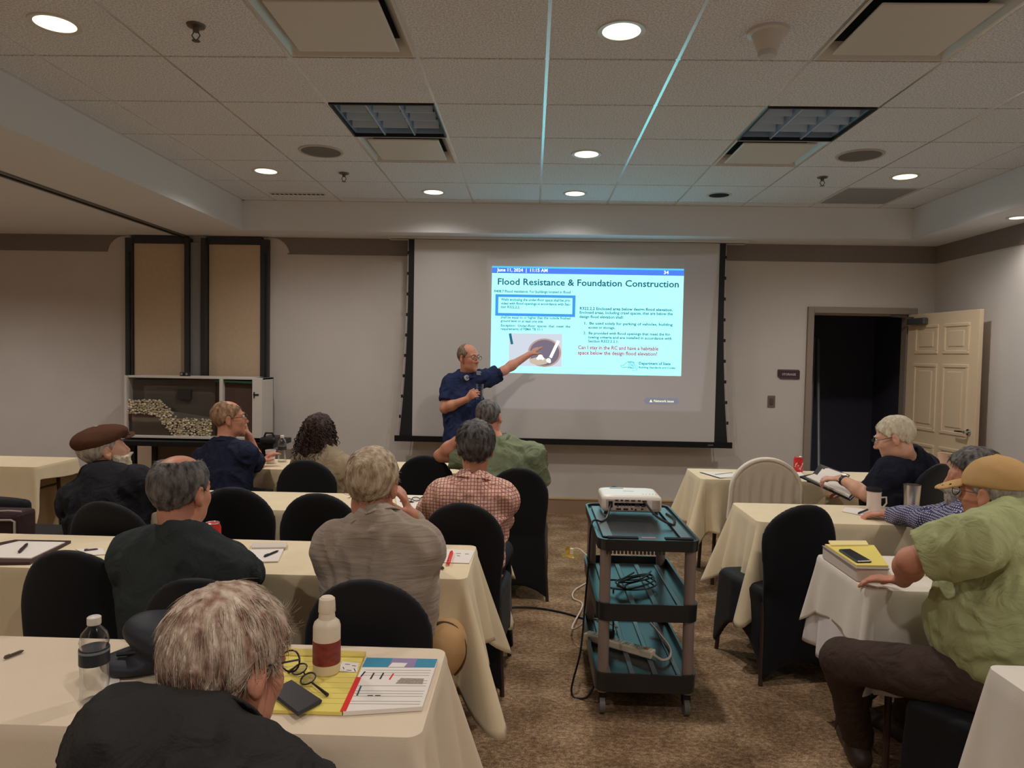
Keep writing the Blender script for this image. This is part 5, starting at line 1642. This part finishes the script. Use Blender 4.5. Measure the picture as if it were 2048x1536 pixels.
# power strip on the bottom shelf
ps = empty('power_strip', (.44, 3.37, .170), -.62, label='white power strip lying across the bottom shelf of the cart', cat='power strip')
MB().box((0, 0, .016), (.36, .052, .034)).build('body', mat('strip_white', lin((226, 212, 188)), .4), ps, bevel=.006)
for k in range(6): MB().box((-.13+.043*k, 0, .0335), (.032, .034, .002)).build('socket', mat('socket_cream', lin((200, 190, 170)), .4), ps, bevel=.001)
b = MB()
for k in range(6):
    for dy in (-.006, .006): b.box((-.13+.043*k, dy, .035), (.010, .002, .001))
b.build('socket_slot', INK, ps)
MB().box((.145, 0, .036), (.02, .022, .008)).build('switch', mat('switch_tan', lin((170, 130, 100)), .4), ps, bevel=.002)
MB().box((-.045, 0, .055), (.03, .03, .04)).build('plug', BLACKP, ps, bevel=.004)
cable([(.415, 3.40, .245), (.41, 3.37, .32), (.40, 3.33, .40), (.40, 3.30, .47)], .004, CABLE, 'black cord rising from the power strip plug')
cable([(.585, 3.265, .185), (.62, 3.22, .18), (.66, 3.26, .178), (.68, 3.36, .178), (.665, 3.50, .180), (.63, 3.62, .20)], .006, WCAB, 'grey-white cord looping from the power strip along the bottom shelf')
# brass floor outlet
q = PZ(1140, 1110, 0)
fo = empty('floor_outlet', (q[0], q[1], 0), label='brass floor outlet with open lid and white plug', cat='outlet')
BRASS = mat('brass', lin((226, 196, 110)), .25, metal=.8)
MB().lathe([(0, .006), (.055, .006), (.072, .004), (.074, 0)], n=28).build('plate', BRASS, fo, smooth=True)
MB().lathe([(0, .0), (.026, .0), (.027, .004), (0, .005)], n=20, M=Matrix.Rotation(pi/2, 3, 'X') , c=(-.01, .03, .035)).build('lid', BRASS, fo, smooth=True)
MB().box((.012, 0, .03), (.028, .03, .05)).build('plug', mat('plug_white', lin((230, 220, 200)), .4), fo, bevel=.006)
cable([q+np.array([.012, 0, .05]), q+np.array([.08, -.05, .055]), q+np.array([.17, -.35, .012]), PZ(1180, 1160, .008), PZ(1150, 1180, .008), PZ(1146, 1196, .008), PZ(1165, 1210, .008), (.25, 3.9, .05), (.36, 3.74, .17), (.46, 3.6, .18)], .005, WCAB, 'white cord looping over the carpet from the floor outlet to the cart')
cable([PZ(1000, 1216, .006), PZ(1060, 1215, .006), PZ(1120, 1224, .006), PZ(1175, 1240, .006), PZ(1200, 1250, .006)], .006, CABLE, 'black cable running over the carpet toward the left side of the cart')
cable([PZ(40, 1068, .006), PZ(70, 1064, .006), PZ(110, 1056, .006), PZ(150, 1050, .006)], .006, CABLE, 'black cable on the carpet at the far left')
cable([P(104, 1006, 6.6), P(97, 1013, 6.6), P(98, 1018, 6.6), P(112, 1020, 6.6), P(130, 1018, 6.6)], .008, WCAB, 'short white cord loop near the wall at the far left')

# ------------------------------------------------------------------ foundation drainage model on its stand
DYM = 6.55
def Q(x, y, Y=DYM): return P(x, y, Y)
a0, a1 = Q(249, 878), Q(524, 756)
mx0, mx1, mz0, mz1 = a0[0], a1[0], a0[2]+.015, a1[2]
mc = ((mx0+mx1)/2, DYM, 0)
st = empty('display_stand', mc, label='black stand with pale side panel under the drainage model', cat='stand')
SWd = mx1-mx0
MB().box((.06, .16, mz0-.04), (SWd+.16, .5, .05)).build('top', BLACKM, st, bevel=.006)
for sx in (-.5*SWd+.10, .5*SWd-.1):
    for sy in (-.03, .36): MB().box((sx, sy, (mz0-.06)/2), (.05, .05, mz0-.06)).build('leg', BLACKM, st)
MB().box((0, .36, .42), (SWd-.25, .01, .5)).build('back_panel', mat('stand_taupe', lin((120, 108, 98)), .7), st)
md = empty('drainage_model', (mc[0], DYM, mz0), label='framed white box model with pebbles and dark soil layers behind glass', cat='model')
Wd, Hd = mx1-mx0, mz1-mz0
WHB = mat('model_white', lin((214, 208, 200)), .5)
TAUP = mat('model_taupe', lin((104, 96, 90)), .7)
b = MB()
b.box((0, .29, Hd/2), (Wd, .02, Hd)); b.box((0, .145, .012), (Wd, .30, .024)); b.box((0, .155, Hd-.010), (Wd, .27, .02))
b.box((-Wd/2+.012, .145, Hd/2), (.024, .30, Hd)); b.box((Wd/2-.045, .145, Hd/2), (.09, .30, Hd)); b.box((.20*Wd, .145, Hd/2), (.03, .28, Hd-.04))
b.build('case', WHB, md, bevel=.003)
def mp(x, y):
    q = Q(x, y); return (q[0]-mc[0], q[2]-mz0)
def layer(name, pxs, y0, y1, m_):
    pts = [mp(*p) for p in pxs]
    if sum(pts[i][0]*pts[(i+1) % len(pts)][1]-pts[(i+1) % len(pts)][0]*pts[i][1] for i in range(len(pts))) > 0: pts = pts[::-1]
    return MB().prism(pts, y0, y1, M=Matrix(((1, 0, 0), (0, 0, 1), (0, 1, 0)))).build(name, m_, md)
layer('upper_backing', [(252, 760), (422, 760), (422, 876), (252, 876)], .10, .28, TAUP)
layer('soil_bank', [(252, 830), (312, 832), (340, 874), (252, 874)], .03, .10, mat('soil_grey', lin((92, 78, 72)), .9))
layer('soil_cap', [(252, 828), (310, 829), (318, 838), (252, 842)], .025, .05, mat('soil_brown', lin((88, 60, 52)), .9))
layer('brown_backing', [(427, 762), (507, 762), (507, 874), (427, 874)], .06, .28, mat('model_brown', lin((82, 62, 54)), .8))
layer('green_turf', [(427, 760), (507, 763), (507, 768), (427, 764)], .03, .06, mat('turf_green', lin((46, 84, 58)), .9))
layer('foundation_block', [(334, 824), (420, 838), (420, 842), (344, 838)], .02, .10, mat('block_grey', lin((128, 122, 116)), .8))
layer('window_box', [(347, 780), (374, 781), (374, 800), (347, 799)], .07, .10, mat('window_dark', lin((62, 58, 58)), .6))
layer('latch', [(507, 788), (518, 788), (518, 791), (507, 791)], -.01, .0, BLACKP)
layer('latch', [(508, 784), (510, 784), (510, 796), (508, 796)], -.012, .0, BLACKP)
# pebbles too small to pick apart
outer = [(252, 800), (318, 801), (338, 820), (352, 836), (420, 840), (420, 873), (344, 873), (318, 842), (306, 829), (252, 827)]
op = [mp(*p) for p in outer]
def inside(x, z):
    c_ = False; j = len(op)-1
    for i in range(len(op)):
        if (op[i][1] > z) != (op[j][1] > z) and x < (op[j][0]-op[i][0])*(z-op[i][1])/(op[j][1]-op[i][1])+op[i][0]: c_ = not c_
        j = i
    return c_
rg = random.Random(9); pl = []; tries = 0
xs_ = [p[0] for p in op]; zs_ = [p[1] for p in op]
while len(pl) < 420 and tries < 30000:
    tries += 1
    x, z = rg.uniform(min(xs_), max(xs_)), rg.uniform(min(zs_), max(zs_))
    if not inside(x, z): continue
    if all((x-a)**2+(z-b_)**2 > .0165**2 for a, b_, _ in pl): pl.append((x, z, rg.uniform(.011, .016)))
bm = bmesh.new()
for x, z, r_ in pl:
    bmesh.ops.create_icosphere(bm, subdivisions=1, radius=r_, matrix=Matrix.Translation((x, .03+rg.uniform(-.012, .008), z)) @ Matrix.Diagonal((1, 1, rg.uniform(.8, 1), 1)))
me = bpy.data.meshes.new('pebbles'); bm.to_mesh(me); bm.free()
me.polygons.foreach_set('use_smooth', [True]*len(me.polygons))
o = link('pebbles', me, md, [mat('pebble_cream', lin((240, 226, 200)), .7, var=.12, vscale=60)]); o['kind'] = 'stuff'
MB().box((-.13*Wd, .012, Hd/2), (.64*Wd, .004, Hd-.05)).build('glass_front', clear('pane', (.95, .96, .95), .15, .04), md)
c_ = Q(360, 752)
cb = empty('small_camera', (c_[0], DYM+.1, mz1), label='small black device standing on top of the drainage model', cat='device')
MB().box((0, 0, .018), (.085, .04, .036)).build('body', BLACKP, cb, bevel=.004)
for s in (-1, 1): MB().lathe([(0, .0), (.011, 0), (.011, .006), (0, .006)], n=14, M=Matrix.Rotation(pi/2, 3, 'X'), c=(s*.024, -.02, .02)).build('lens', mat('lens_grey', lin((140, 140, 140)), .3), cb)
c_ = Q(545, 878)
bg = empty('black_case', (c_[0], DYM-.02, mz0-.015), label='black carrying case with looped handle at the end of the display stand', cat='bag')
link('body', net_mesh('body', lambda p: rbox_d(p, (0, 0, .03), (.075, .12, .03), .02), (-.12, -.16, -.02), (.12, .16, .1), .010), bg, [BLACKP])
MB().tube([(-.05, -.06, .05), (-.03, -.07, .095), (.03, -.07, .095), (.05, -.06, .05)], .009, 8).build('handle', BLACKP, bg, smooth=True)

# ------------------------------------------------------------------ things on the tables
TT = TZ+.0055
def slab(name, pxs, z, th, m_, label, cat, parent=None, group=None):
    pts = [PZ(x, y, z+th) for x, y in pxs]
    c_ = np.mean(pts, 0)
    ar = sum(pts[i][0]*pts[(i+1) % len(pts)][1]-pts[(i+1) % len(pts)][0]*pts[i][1] for i in range(len(pts)))
    if ar < 0: pts = pts[::-1]
    b = MB().prism([(p[0]-c_[0], p[1]-c_[1]) for p in pts], 0, th)
    if parent is None:
        o = b.build(name, m_, loc=(c_[0], c_[1], z)); tag(o, label, cat, group)
    else:
        o = b.build(name, m_, parent, loc=(c_[0]-parent.location[0], c_[1]-parent.location[1], z-parent.location[2]))
    return o
def root(name, px, z, label, cat):
    q = PZ(px[0], px[1], z); return empty(name, (q[0], q[1], z), label=label, cat=cat)
def stroke(name, a, b_, z, w_, m_, parent, h=.0006):
    p, q = PZ(*a, z)[:2], PZ(*b_, z)[:2]; o0 = np.array(parent.location[:2]); p, q = p-o0, q-o0
    d = q-p; L_ = np.linalg.norm(d); c_ = (p+q)/2
    return MB().box((c_[0], c_[1], z-parent.location[2]), (L_, w_, h), rz=math.atan2(d[1], d[0])).build(name, m_, parent)
def pen(a, b_, z, m_, label, r=.0045, name='pen', cat='pen', cap_=None):
    p, q = PZ(*a, z+r), PZ(*b_, z+r)
    o = empty(name, tuple(p), label=label, cat=cat)
    d = q-p
    MB().tube([(0, 0, 0), tuple(d*.06), tuple(d*.85), tuple(d)], [r*.5, r, r, r*.35], 8).build('barrel', m_, o, smooth=True)
    MB().tube([tuple(d*.02+np.array([0, 0, r*1.2])), tuple(d*.28+np.array([0, 0, r*1.2]))], r*.3, 5).build('clip', cap_ or CHROME, o)
    return o

# foreground table: legal pad, papers, phone, spectacles, squeeze bottle, water bottle
pad = root('legal_pad', (625, 1360), TT, 'large yellow legal pad under the phone in the left foreground', 'notepad')
slab('sheets', [(566, 1310), (728, 1312), (684, 1424), (516, 1419)], TT, .008, YELLOW, '', '', pad)
slab('binding', [(572, 1296), (732, 1303), (728, 1313), (568, 1310)], TT, .011, mat('pad_binding', lin((212, 190, 96)), .7), '', '', pad)
for k in range(9):
    t = k/9
    stroke('rule_line', (560-40*t, 1322+92*t), (722-36*t, 1324+94*t), TT+.0083, .0006, mat('rule_blue', lin((190, 186, 120)), .8), pad)
sh = root('newsletter', (780, 1370), TT, 'printed newsletter with blue header beside the yellow pad', 'paper')
Z1 = TT+.010
slab('page', [(732, 1315), (876, 1318), (845, 1413), (686, 1423)], TT, .010, PAPER, '', '', sh)
slab('header', [(733, 1315), (875, 1318), (869, 1335), (724, 1334)], Z1, .0004, mat('header_blue', lin((60, 140, 170)), .6), '', '', sh)
slab('header_block', [(786, 1316.5), (835, 1317), (828, 1334.5), (776, 1334)], Z1+.0005, .0003, mat('header_lilac', lin((150, 130, 170)), .6), '', '', sh)
slab('header_block', [(785, 1325), (815, 1326), (808, 1334), (776, 1334)], Z1+.0009, .0003, PAPER, '', '', sh)
slab('red_strip', [(712, 1354), (723, 1354), (692, 1422), (680, 1422)], Z1, .0006, RED, '', '', sh)
slab('photo', [(802, 1356), (848, 1357), (845, 1368), (791, 1367)], Z1, .0004, mat('photo_grey', lin((160, 148, 138)), .7, var=.3, vscale=150), '', '', sh)
for a, b_, m_ in (((748, 1346), (741, 1358), INK), ((767, 1346), (760, 1358), INK), ((787, 1347), (779, 1359), RED), ((730, 1343), (722, 1353), INK), ((722, 1372), (714, 1391), mat('green_ink', lin((40, 90, 80)), .6))):
    stroke('printed_mark', a, b_, Z1+.0004, .004, m_, sh)
for k in range(14):
    y = 1340+5.2*k; x0 = 726-.45*5.2*k
    if k % 4 == 3: continue
    stroke('text_line', (x0+ (78 if k in (3, 4, 5) else 4), y), (862-.33*5.2*k, y+.6), Z1+.0003, .0008, mat('text_grey', lin((150, 142, 136)), .8), sh)
for a in ((735, 1391), (750, 1391)): stroke('printed_mark', a, (a[0]+11, a[1]), Z1+.0004, .003, INK, sh)
cd = root('printed_card', (698, 1333), TT+.009, 'small white printed card lying on the yellow pad behind the bottle', 'card')
slab('card', [(684, 1322), (718, 1326), (714, 1344), (678, 1342)], TT+.009, .0008, PAPER, '', '', cd)
for k, (a, b_) in enumerate((((690, 1328), (700, 1329)), ((704, 1331), (712, 1332)), ((693, 1340), (703, 1341)), ((708, 1337), (711, 1343)), ((686, 1334), (688, 1338)))): stroke('printed_mark', a, b_, TT+.0100, .002, INK, cd)

ph = root('smartphone', (590, 1391), TT+.009, 'black smartphone lying on the yellow pad in the left foreground', 'phone')
def phone(root_, pxs, z, th, mb_, screen=None):
    slab('body', pxs, z, th, mb_, '', '', root_).modifiers.new('bevel', 'BEVEL').width = .004
phone(ph, [(536, 1380), (584, 1357), (646, 1398), (595, 1427)], TT+.009, .010, mat('phone_black', lin((40, 36, 42)), .4))
slab('camera_bump', [(538, 1376), (556, 1369), (565, 1375), (547, 1385)], TT+.019, .002, mat('camera_tan', lin((205, 176, 156)), .3), '', '', ph)

def spectacles(c1, c2, t1, t2, z, label, R=.021):
    o = root('spectacles', c1, z, label, 'glasses'); o0 = np.array(o.location)
    w = lambda px, dz: PZ(px[0], px[1], z+dz)-o0
    b = MB(); e1, e2 = w(c1, .012), w(c2, .012); ax = unit(e2-e1)
    for e in (e1, e2):
        b.tube([e+ax*R*1.1*cos(t)+np.array([0, 0, 1])*R*.35*sin(t)+np.cross((0, 0, 1), ax)*R*.8*sin(t) for t in np.linspace(0, 2*pi, 17)], .0022, 6)
    b.tube([e1+ax*R, (e1+e2)/2+np.array([0, 0, .004]), e2-ax*R], .002, 6)
    b.build('frame', FRAMEM, o, smooth=True)
    for e in (e1, e2):
        v = [e+ax*R*cos(t)+np.array([0, 0, 1])*R*.35*sin(t)+np.cross((0, 0, 1), ax)*R*.75*sin(t) for t in np.linspace(0, 2*pi, 12, endpoint=False)]
        MB().add(v, [tuple(range(12))]).build('lens', LENSG, o)
    for e, t in ((e2+ax*R, t2), (e1-ax*R, t1)):
        MB().tube([e, (e+w(t, .006))/2, w(t, .005)], [.0022, .003, .0045], 6).build('temple', FRAMEM, o, smooth=True)
    return o
spectacles((599, 1338), (616, 1357), (576, 1345), (655, 1390), TT+.009, 'dark-framed spectacles lying on the yellow pad')

def bottle(px, z, prof, mats_, label, cat='bottle', name='bottle', parts=()):
    o = root(name, px, z, label, cat)
    for nm_, pr_, m_ in parts: MB().lathe(pr_, n=28).build(nm_, m_, o, smooth=True)
    return o
bottle((653, 1343), TT+.009, None, None, 'white squeeze bottle with dark red label standing on the yellow pad', name='squeeze_bottle', parts=(
    ('body', [(0, 0), (.031, 0), (.034, .005), (.034, .118), (.031, .128), (.021, .137), (.0195, .150), (.0195, .153)], mat('milky_plastic', lin((230, 214, 190)), .4)),
    ('cap', [(.0195, .152), (.0215, .155), (.0205, .175), (.0195, .187), (.014, .192), (0, .192)], mat('milky_cap', lin((236, 220, 198)), .4)),
    ('label', [(.0345, .026), (.0348, .028), (.0348, .082), (.0345, .084)], mat('label_red', lin((132, 52, 44)), .5, var=.25, vscale=70)),))
def water_bottle(px, z, label, s=1., lab=(40, 44, 52)):
    o = root('water_bottle', px, z, label, 'bottle')
    MB().lathe([(r*s, h_*s) for r, h_ in ((0, .004), (.028, 0), (.033, .006), (.031, .03), (.033, .05), (.031, .07), (.0325, .09), (.0325, .12), (.031, .135), (.033, .145), (.028, .165), (.014, .182), (.0135, .188))], n=28).build('body', GLASS, o, smooth=True)
    MB().lathe([(r*s, h_*s) for r, h_ in ((.0150, .186), (.0155, .188), (.0155, .203), (.013, .205), (0, .205))], n=20).build('cap', mat('bottle_cap', lin((225, 218, 205)), .4), o, smooth=True)
    lb = MB().lathe([(r*s, h_*s) for r, h_ in ((.0333, .092), (.0335, .094), (.0335, .128), (.0333, .130))], n=28).build('label', mat('bottle_label', lin(lab), .5), o, smooth=True)
    MB().lathe([(r*s, h_*s) for r, h_ in ((.0336, .121), (.0338, .122), (.0338, .126), (.0336, .127))], n=28).build('label_band', mat('band_grey', lin((120, 130, 132)), .5), lb, smooth=True)
    return o
water_bottle((189, 1400), TT, 'clear water bottle with dark label at the lower left', .96)
pen((8, 1316), (47, 1301), TT, mat('pen_brown', lin((90, 74, 60)), .4), 'dark pen at the left edge of the foreground table')
slab('napkin', [(212, 1353), (240, 1352), (236, 1386), (200, 1398)], TT, .002, PAPER, 'white napkin beside the water bottle', 'napkin')
q = PZ(318, 1345, TT)
bp_ = empty('dark_bag', (q[0], q[1]+.05, TT), label='soft dark navy bag lying on the table behind the foreground man', cat='bag')
def bagf(p):
    d = ell(p, (.03, .02, .055), (.15, .11, .062), rot_frame(18, 0, -22))
    d = smin(d, ell(p, (-.07, -.03, .02), (.085, .08, .026)), .03)
    return smax(d-.004*vnoise(p*22), .001-p[:, 2], .004)
link('body', net_mesh('body', bagf, (-.25, -.2, -.02), (.25, .22, .2), .009), bp_, [mat('bag_navy', lin((30, 32, 40)), .6)])
MB().tube([(-.10, -.06, .048), (-.02, -.07, .062), (.06, -.05, .105), (.12, 0, .115)], .006, 6).build('strap', BLACKP, bp_, smooth=True)

# third row table
fd = root('leather_folder', (55, 1100), TT, 'brown leather folder with white notepad at the left edge', 'folder')
slab('cover', [(-60, 1096), (30, 1079), (142, 1081), (60, 1124), (-90, 1126)], TT, .010, mat('folder_brown', lin((64, 40, 36)), .5), '', '', fd)
slab('notepad', [(-30, 1098), (38, 1082), (130, 1084), (62, 1116), (-50, 1114)], TT+.010, .004, PAPER, '', '', fd)
pen((38, 1104), (55, 1087), TT+.014, mat('pen_dark', lin((52, 32, 28)), .4), 'dark pen lying on the notepad in the leather folder', r=.006)
pen((168, 1101), (196, 1098), TT, mat('pen_mauve', lin((90, 70, 84)), .4), 'thin pen behind the empty chair at left')
slab('folded_paper', [(150, 1098), (205, 1096), (212, 1108), (182, 1110)], TT, .002, PAPER, 'folded white paper left of the man in dark green', 'paper')
def can(px, z, label):
    o = root('soda_can', px, z, label, 'can')
    MB().lathe([(0, .004), (.024, 0), (.033, .012), (.033, .100), (.027, .116), (.027, .119)], n=28).build('body', mat('can_red', lin((206, 46, 48)), .3, var=.35, vscale=38, spec=.6), o, smooth=True)
    MB().lathe([(.0272, .117), (.0278, .1205), (.0265, .1215), (.024, .117), (0, .117)], n=28).build('lid', STEEL, o, smooth=True)
    b = MB()
    for k in range(7):
        t = -2.6+.28*k; b.tube([(.0334*cos(t), .0334*sin(t), .045+.02*sin(k*1.3)), (.0334*cos(t+.2), .0334*sin(t+.2), .062+.02*sin(k*1.3+.6))], .0022, 4)
    b.build('white_script', PAPER, o)
    return o
can((425, 1104), TT, 'red soda can beside the man in dark green shirt')
np_ = root('notepad', (530, 1105), TT, 'white notepad with pen between the two men in the third row', 'notepad')
slab('sheets', [(507, 1090), (572, 1088), (556, 1122), (480, 1124)], TT, .005, PAPER, '', '', np_)
slab('binding', [(505, 1085), (574, 1084), (572, 1094), (503, 1095)], TT+.005, .007, mat('binding_white', lin((215, 205, 192)), .7), '', '', np_)
pen((528, 1113), (557, 1101), TT+.005, INK, 'black pen lying on the white notepad in the third row')
hd = root('handout_sheet', (910, 1118), TT, 'white handout sheet at the right end of the third row table', 'paper')
slab('page', [(885, 1098), (950, 1101), (938, 1126), (872, 1124)], TT, .002, PAPER, '', '', hd)
for a, b_ in (((912, 1107), (922, 1107)), ((930, 1108), (938, 1108)), ((914, 1111), (920, 1112))): stroke('printed_mark', a, b_, TT+.0023, .005, INK, hd)
o = pen((896, 1127), (904, 1102), TT+.002, mat('marker_red', lin((232, 52, 40)), .4), 'bright red marker at the end of the third row table', r=.008, name='marker', cat='marker', cap_=mat('marker_cap', lin((200, 40, 32)), .4))
pen((868, 1128), (888, 1137), TT, mat('pen_grey', lin((70, 66, 66)), .4), 'dark grey pen near the edge of the third row table', r=.006)
p2 = root('phone', (884, 1108), TT, 'dark phone beside the grey sweater man\'s elbow', 'phone')
slab('body', [(880, 1090), (890, 1090), (888, 1118), (874, 1118)], TT, .009, mat('phone_maroon', lin((70, 40, 44)), .4), '', '', p2)
# second row table
sp = slab('open_notebook', [(790, 990), (850, 992), (842, 1016), (795, 1018)], TT, .004, PAPER, 'open white notebook in front of the man in checked shirt', 'notebook')
spectacles((815, 1000), (832, 998), (806, 1002), (846, 994), TT+.004, 'dark spectacles lying on the open notebook in the second row')
pen((800, 1002), (828, 1004), TT+.004, INK, 'black pen on the open notebook in the second row')
# far row
water_bottle((564, 923), TT, 'clear water bottle beside the man in navy shirt', .95, (70, 60, 70))
o = root('paper_cup', (541, 926), TT, 'small striped paper cup at the elbow of the man in navy shirt', 'cup')
MB().lathe([(0, .002), (.028, 0), (.037, .092), (.038, .095), (.036, .094), (.028, .01), (0, .01)], n=24).build('cup', mat('cup_white', lin((222, 214, 208)), .5), o, smooth=True)
MB().lathe([(.0335, .05), (.0355, .068)], n=24).build('stripe', mat('cup_red', lin((160, 90, 96)), .5), o, smooth=True)
a, b_ = P(704, 921, 5.02), P(711, 905, 5.0)
o = MB().tube([a, b_], .004, 6).build('pen', INK); tag(o, 'dark pen held upright by the woman with curly hair', 'pen')
# the presenter's glass
Wg = AR_I['R']; gc = P(959, 783, Wg['W'][1]+.01)
o = empty('drinking_glass', (gc[0], gc[1], gc[2]-.065), label='clear drinking glass in the presenter\'s hand', cat='glass')
MB().lathe([(0, 0), (.026, 0), (.030, .02), (.034, .125), (.035, .13), (.033, .13), (.029, .03), (.026, .012), (0, .012)], n=24).build('glass', clear('tumbler_glass', (.90, .92, .95), .3, .2), o, smooth=True)

# table by the storage door
o = root('document_sleeve', (1445, 949), TT, 'white sheet with dark rule lines on the table by the door', 'paper')
slab('page', [(1398, 943), (1480, 944), (1494, 957), (1440, 956)], TT, .002, PAPER, '', '', o)
for a, b_ in (((1400, 944), (1440, 956)), ((1440, 956), (1490, 953)), ((1430, 949), (1465, 945))): stroke('dark_rule', a, b_, TT+.0025, .012, INK, o)
can((1596, 946), TT, 'red soda can on the table by the storage door')
slab('crumpled_napkin', [(1575, 938), (1600, 940), (1608, 952), (1590, 955)], TT, .012, PAPER, 'white napkin beside the soda can by the door', 'napkin')
pf = P(1665, 975, 4.5); o = empty('portfolio', tuple(pf), label='open black portfolio with papers in front of the white-haired man', cat='portfolio')
def quad3(name, ps, th, m_, parent):
    ps = [np.asarray(p, float)-pf for p in ps]; n_ = unit(np.cross(ps[1]-ps[0], ps[2]-ps[0]))*th
    MB().add(ps+[p+n_ for p in ps], [(3, 2, 1, 0), (4, 5, 6, 7), (0, 1, 5, 4), (1, 2, 6, 5), (2, 3, 7, 6), (3, 0, 4, 7)]).build(name, m_, parent)
quad3('cover', [P(1614, 962, 4.62), P(1640, 928, 4.80), P(1700, 950, 4.66), P(1676, 975, 4.50)], .008, BLACKP, o)
quad3('page', [P(1628, 958, 4.60), P(1648, 933, 4.77), P(1697, 951, 4.64), P(1676, 972, 4.49)], .003, PAPER, o)
quad3('cover', [P(1599, 955, 4.62), P(1700, 1002, 4.30), P(1718, 985, 4.40), P(1625, 950, 4.68)], .010, BLACKP, o)
quad3('paper_stack', [P(1612, 956, 4.60), P(1698, 996, 4.31), P(1712, 984, 4.40), P(1628, 951, 4.66)], .012, PAPER, o)
o = root('iced_tea_cup', (1889, 961), TT, 'pale plastic cup behind the white-haired man\'s shoulder', 'cup')
MB().lathe([(0, .002), (.034, 0), (.050, .185), (.052, .19), (.049, .188), (.034, .01), (0, .01)], n=28).build('cup', mat('cup_blush', lin((226, 190, 168)), .35), o, smooth=True)
# table with the mug
o = root('travel_mug', (1747, 1022), TT, 'white travel mug with black lid and handle', 'mug')
MB().lathe([(0, .002), (.034, 0), (.036, .006), (.036, .10), (.040, .112)], n=28).build('body', mat('mug_white', lin((236, 216, 204)), .35), o, smooth=True)
MB().lathe([(.0405, .110), (.042, .114), (.041, .126), (.036, .130), (0, .130)], n=28).build('lid', BLACKP, o, smooth=True)
MB().tube([(.034, 0, .075), (.066, 0, .078), (.068, 0, .045), (.050, 0, .022), (.034, 0, .03)], .005, 8).build('handle', mat('mug_handle', lin((232, 220, 206)), .35), o, smooth=True)
o = root('steel_tumbler', (1822, 1026), TT, 'brushed steel tumbler beside the travel mug', 'tumbler')
MB().lathe([(0, .002), (.034, 0), (.036, .006), (.044, .150), (.0445, .155), (.042, .155), (.034, .01), (0, .008)], n=32).build('body', STEEL, o, smooth=True)
o = root('notebook_sheet', (1765, 1030), TT, 'white notepad under the bearded man\'s hand', 'notepad')
slab('page', [(1690, 1014), (1842, 1030), (1822, 1049), (1684, 1022)], TT, .004, PAPER, '', '', o)
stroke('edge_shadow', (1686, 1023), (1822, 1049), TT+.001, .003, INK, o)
pen((1716, 1027), (1742, 1016), TT+.004, INK, 'black pen under the bearded man\'s fingers')
# box of documents in front of the man in tan cap
o = root('binder_box', (1712, 1122), TT, 'thick white binder box under the yellow pad on the right', 'box')
BZ = TT+.052
slab('box', [(1645, 1092), (1744, 1092), (1778, 1139), (1714, 1137)], TT, .050, mat('binder_white', lin((216, 204, 194)), .6), '', '', o).modifiers.new('bevel', 'BEVEL').width = .004
slab('lid_edge', [(1644, 1091), (1745, 1091), (1779, 1138), (1713, 1137)], BZ-.002, .003, mat('binder_grey', lin((150, 140, 134)), .6), '', '', o)
y_ = root('yellow_notepad', (1712, 1112), BZ+.001, 'yellow legal pad lying on the white binder box', 'notepad')
slab('sheets', [(1650, 1088), (1748, 1090), (1777, 1131), (1713, 1130)], BZ+.001, .006, YELLOW, '', '', y_)
slab('folded_page', [(1657, 1081), (1732, 1081), (1737, 1089), (1662, 1090)], BZ+.007, .006, mat('pale_yellow', lin((238, 220, 156)), .8), '', '', y_)
ph = root('dark_smartphone', (1710, 1110), BZ+.007, 'black smartphone lying on the yellow pad at right', 'phone')
slab('body', [(1677, 1098), (1701, 1097), (1744, 1121), (1714, 1122)], BZ+.007, .009, mat('phone_dark', lin((26, 26, 30)), .25), '', '', ph).modifiers.new('bevel', 'BEVEL').width = .003
# tan bag hanging by the grey sweater man's chair
q = P(888, 1296, 2.34)
o = empty('canvas_bag', (q[0], q[1], 0), label='tan canvas bag hanging beside the chair of the man in grey sweater', cat='bag')
link('body', net_mesh('body', lambda p: smax(ell(p, (0, 0, q[2]), (.075, .12, .095), rot_frame(0, 0, -14))-.003*vnoise(p*30), -ell(p, (-.008, -.10, q[2]+.012), (.014, .05, .018)), .006), (-.16, -.2, q[2]-.16), (.16, .2, q[2]+.16), .0075), o, [mat('canvas_tan', lin((188, 148, 98)), .85, bump=.2, bscale=300)])
MB().tube([(.074*sin(t), -.02, q[2]+.094*cos(t)) for t in np.linspace(-.4, 2.6, 16)], .005, 6).build('piping', mat('piping_brown', lin((92, 64, 44)), .7), o, smooth=True)
# bag on the padded chair at the left edge
q = P(12, 1075, 3.62)
o = empty('striped_bag', (q[0], q[1], 0.0), label='dark maroon bag with pale piping at the left edge', cat='bag')
MB().box((-.02, 0, .575), (.26, .16, .25)).build('body', mat('bag_maroon', lin((58, 36, 36)), .8, var=.2, vscale=60), o, bevel=.02)
MB().tube([(-.16, -.085, .66), (.09, -.085, .668), (.108, -.085, .66), (.108, -.085, .46)], .006, 6).build('piping', mat('piping_pale', lin((170, 160, 150)), .6), o, smooth=True)
MB().tube([(-.16, -.06, .695), (.06, -.06, .71), (.12, -.05, .705)], .005, 6).build('strap', _M['piping_pale'], o, smooth=True)
